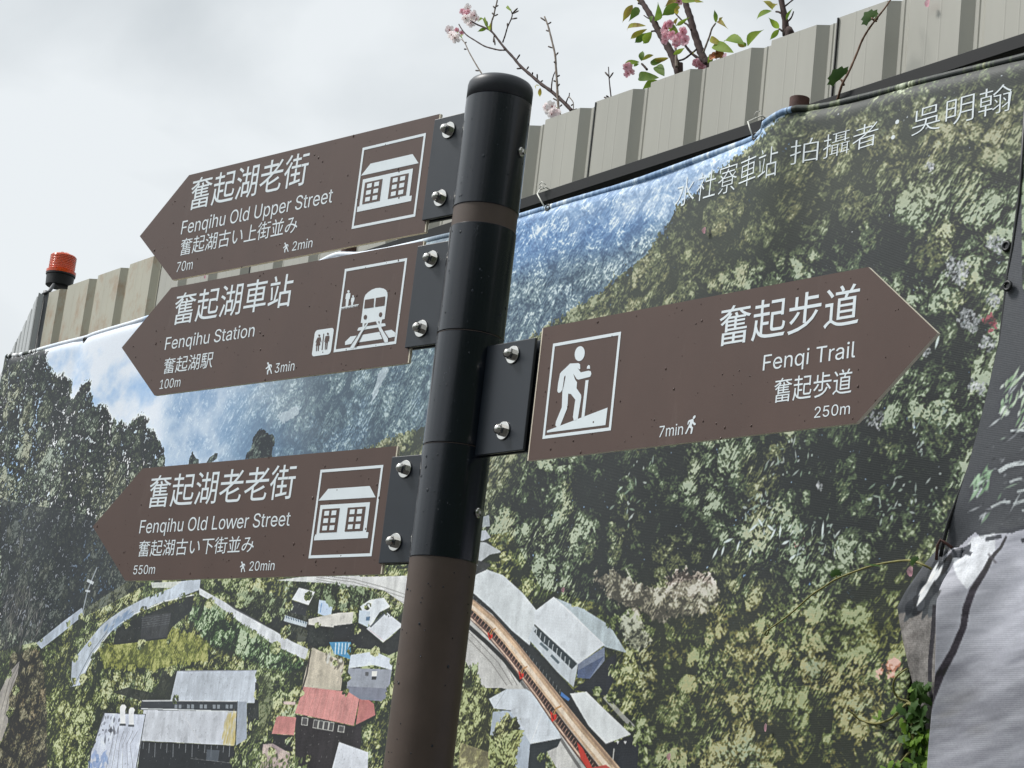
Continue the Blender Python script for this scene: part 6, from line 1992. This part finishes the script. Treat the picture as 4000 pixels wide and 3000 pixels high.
for k in range(84):
    x = random.uniform(1474, 1612); y = 1150 + 560 * random.random()
    if x < 1530 and y < 1260: continue
    a = random.uniform(0, 6.3); l_ = random.uniform(34, 64)
    lf.append((r9((x, y))[0], r9((x + l_ * math.cos(a), y + l_ * math.sin(a)))[0], l_ / 1.58 * 1.3, int(y > 1380 and random.random() < .65)))
for (x, y, dx, dy) in ((1385, 1185, -8, 4), (1310, 1330, 26, -8), (1300, 1345, -12, 14), (1400, 1300, 22, 14), (1510, 1160, 16, 26), (1440, 1385, 30, -25), (1370, 1640, 40, -10), (1420, 1630, 30, 24), (1350, 1650, -18, 20)):
    lf.append((r9((x, y))[0], r9((x + dx, y + dy))[0], 30, 1))
vine('dense green vine clump filling the gap between the two banners', [r9((1560, 1700), (1530, 1500), (1520, 1380), (1510, 1260), (1440, 1230), (1405, 1170), (1420, 1100), (1490, 1045)), r9((1560, 1500), (1510, 1265), (1400, 1350), (1300, 1385), (1200, 1360), (1150, 1320), (1115, 1298)), r9((1400, 1700), (1480, 1590), (1530, 1540), (1590, 1470))], lf, .128, .0026, M_STEMG)

# ------------------------------------------------------------------ fallen petals stuck to wet surfaces
PET = [((3628, 13), .012, 'pale pink petal stuck high on the metal fence at the top right', 13), ((2837, 221), -.01, 'pink petal lying on the fence top edge below the leafy cherry tree', 13),
       ((805, 1082), .012, 'pink petal on the fence between the two upper left boards', 10), ((2756, 900), .125, 'pale petal on the banner below the white title lettering', 11),
       ((3562, 2232), .142, 'pink petal on the banner beside the side banner flap', 14), ((2994, 2842), .128, 'narrow pale petal low on the printed forest', 12),
       ((2619, 2956), .128, 'bright pink petal at the bottom right of the printed station', 11), ((2205, 2304), .128, 'small pink petal on the banner above the station roof', 9)]
for k, ((px, py), off, label, r) in enumerate(PET):
    c = f3(px, py, off)
    o = empty('petal', c)
    o['group'] = 'fallen cherry petals'
    bpy.data.objects.remove(o)
    b = MB()
    a = random.uniform(0, 6)
    R = r / (8090 / 4.4)
    n_ = 10
    vs_ = [(0, 0, 0)]
    for q in range(n_):
        t = 2 * math.pi * q / n_
        x = R * math.cos(t) * (.55 if k == 5 else .95); z = R * math.sin(t) * 1.3
        if q == 2: z *= .8
        v = DF * x + NF * (.004 * (x / R) ** 2 + .002) + Vector((0, 0, z))
        vs_.append(tuple(v))
    b.add(vs_, [(0, q + 1, (q + 1) % n_ + 1) for q in range(n_)], 0, True)
    o = b.build('petal', M_PINK)
    o.location = c
    tag(o, label, 'petal', 'fallen cherry petals')
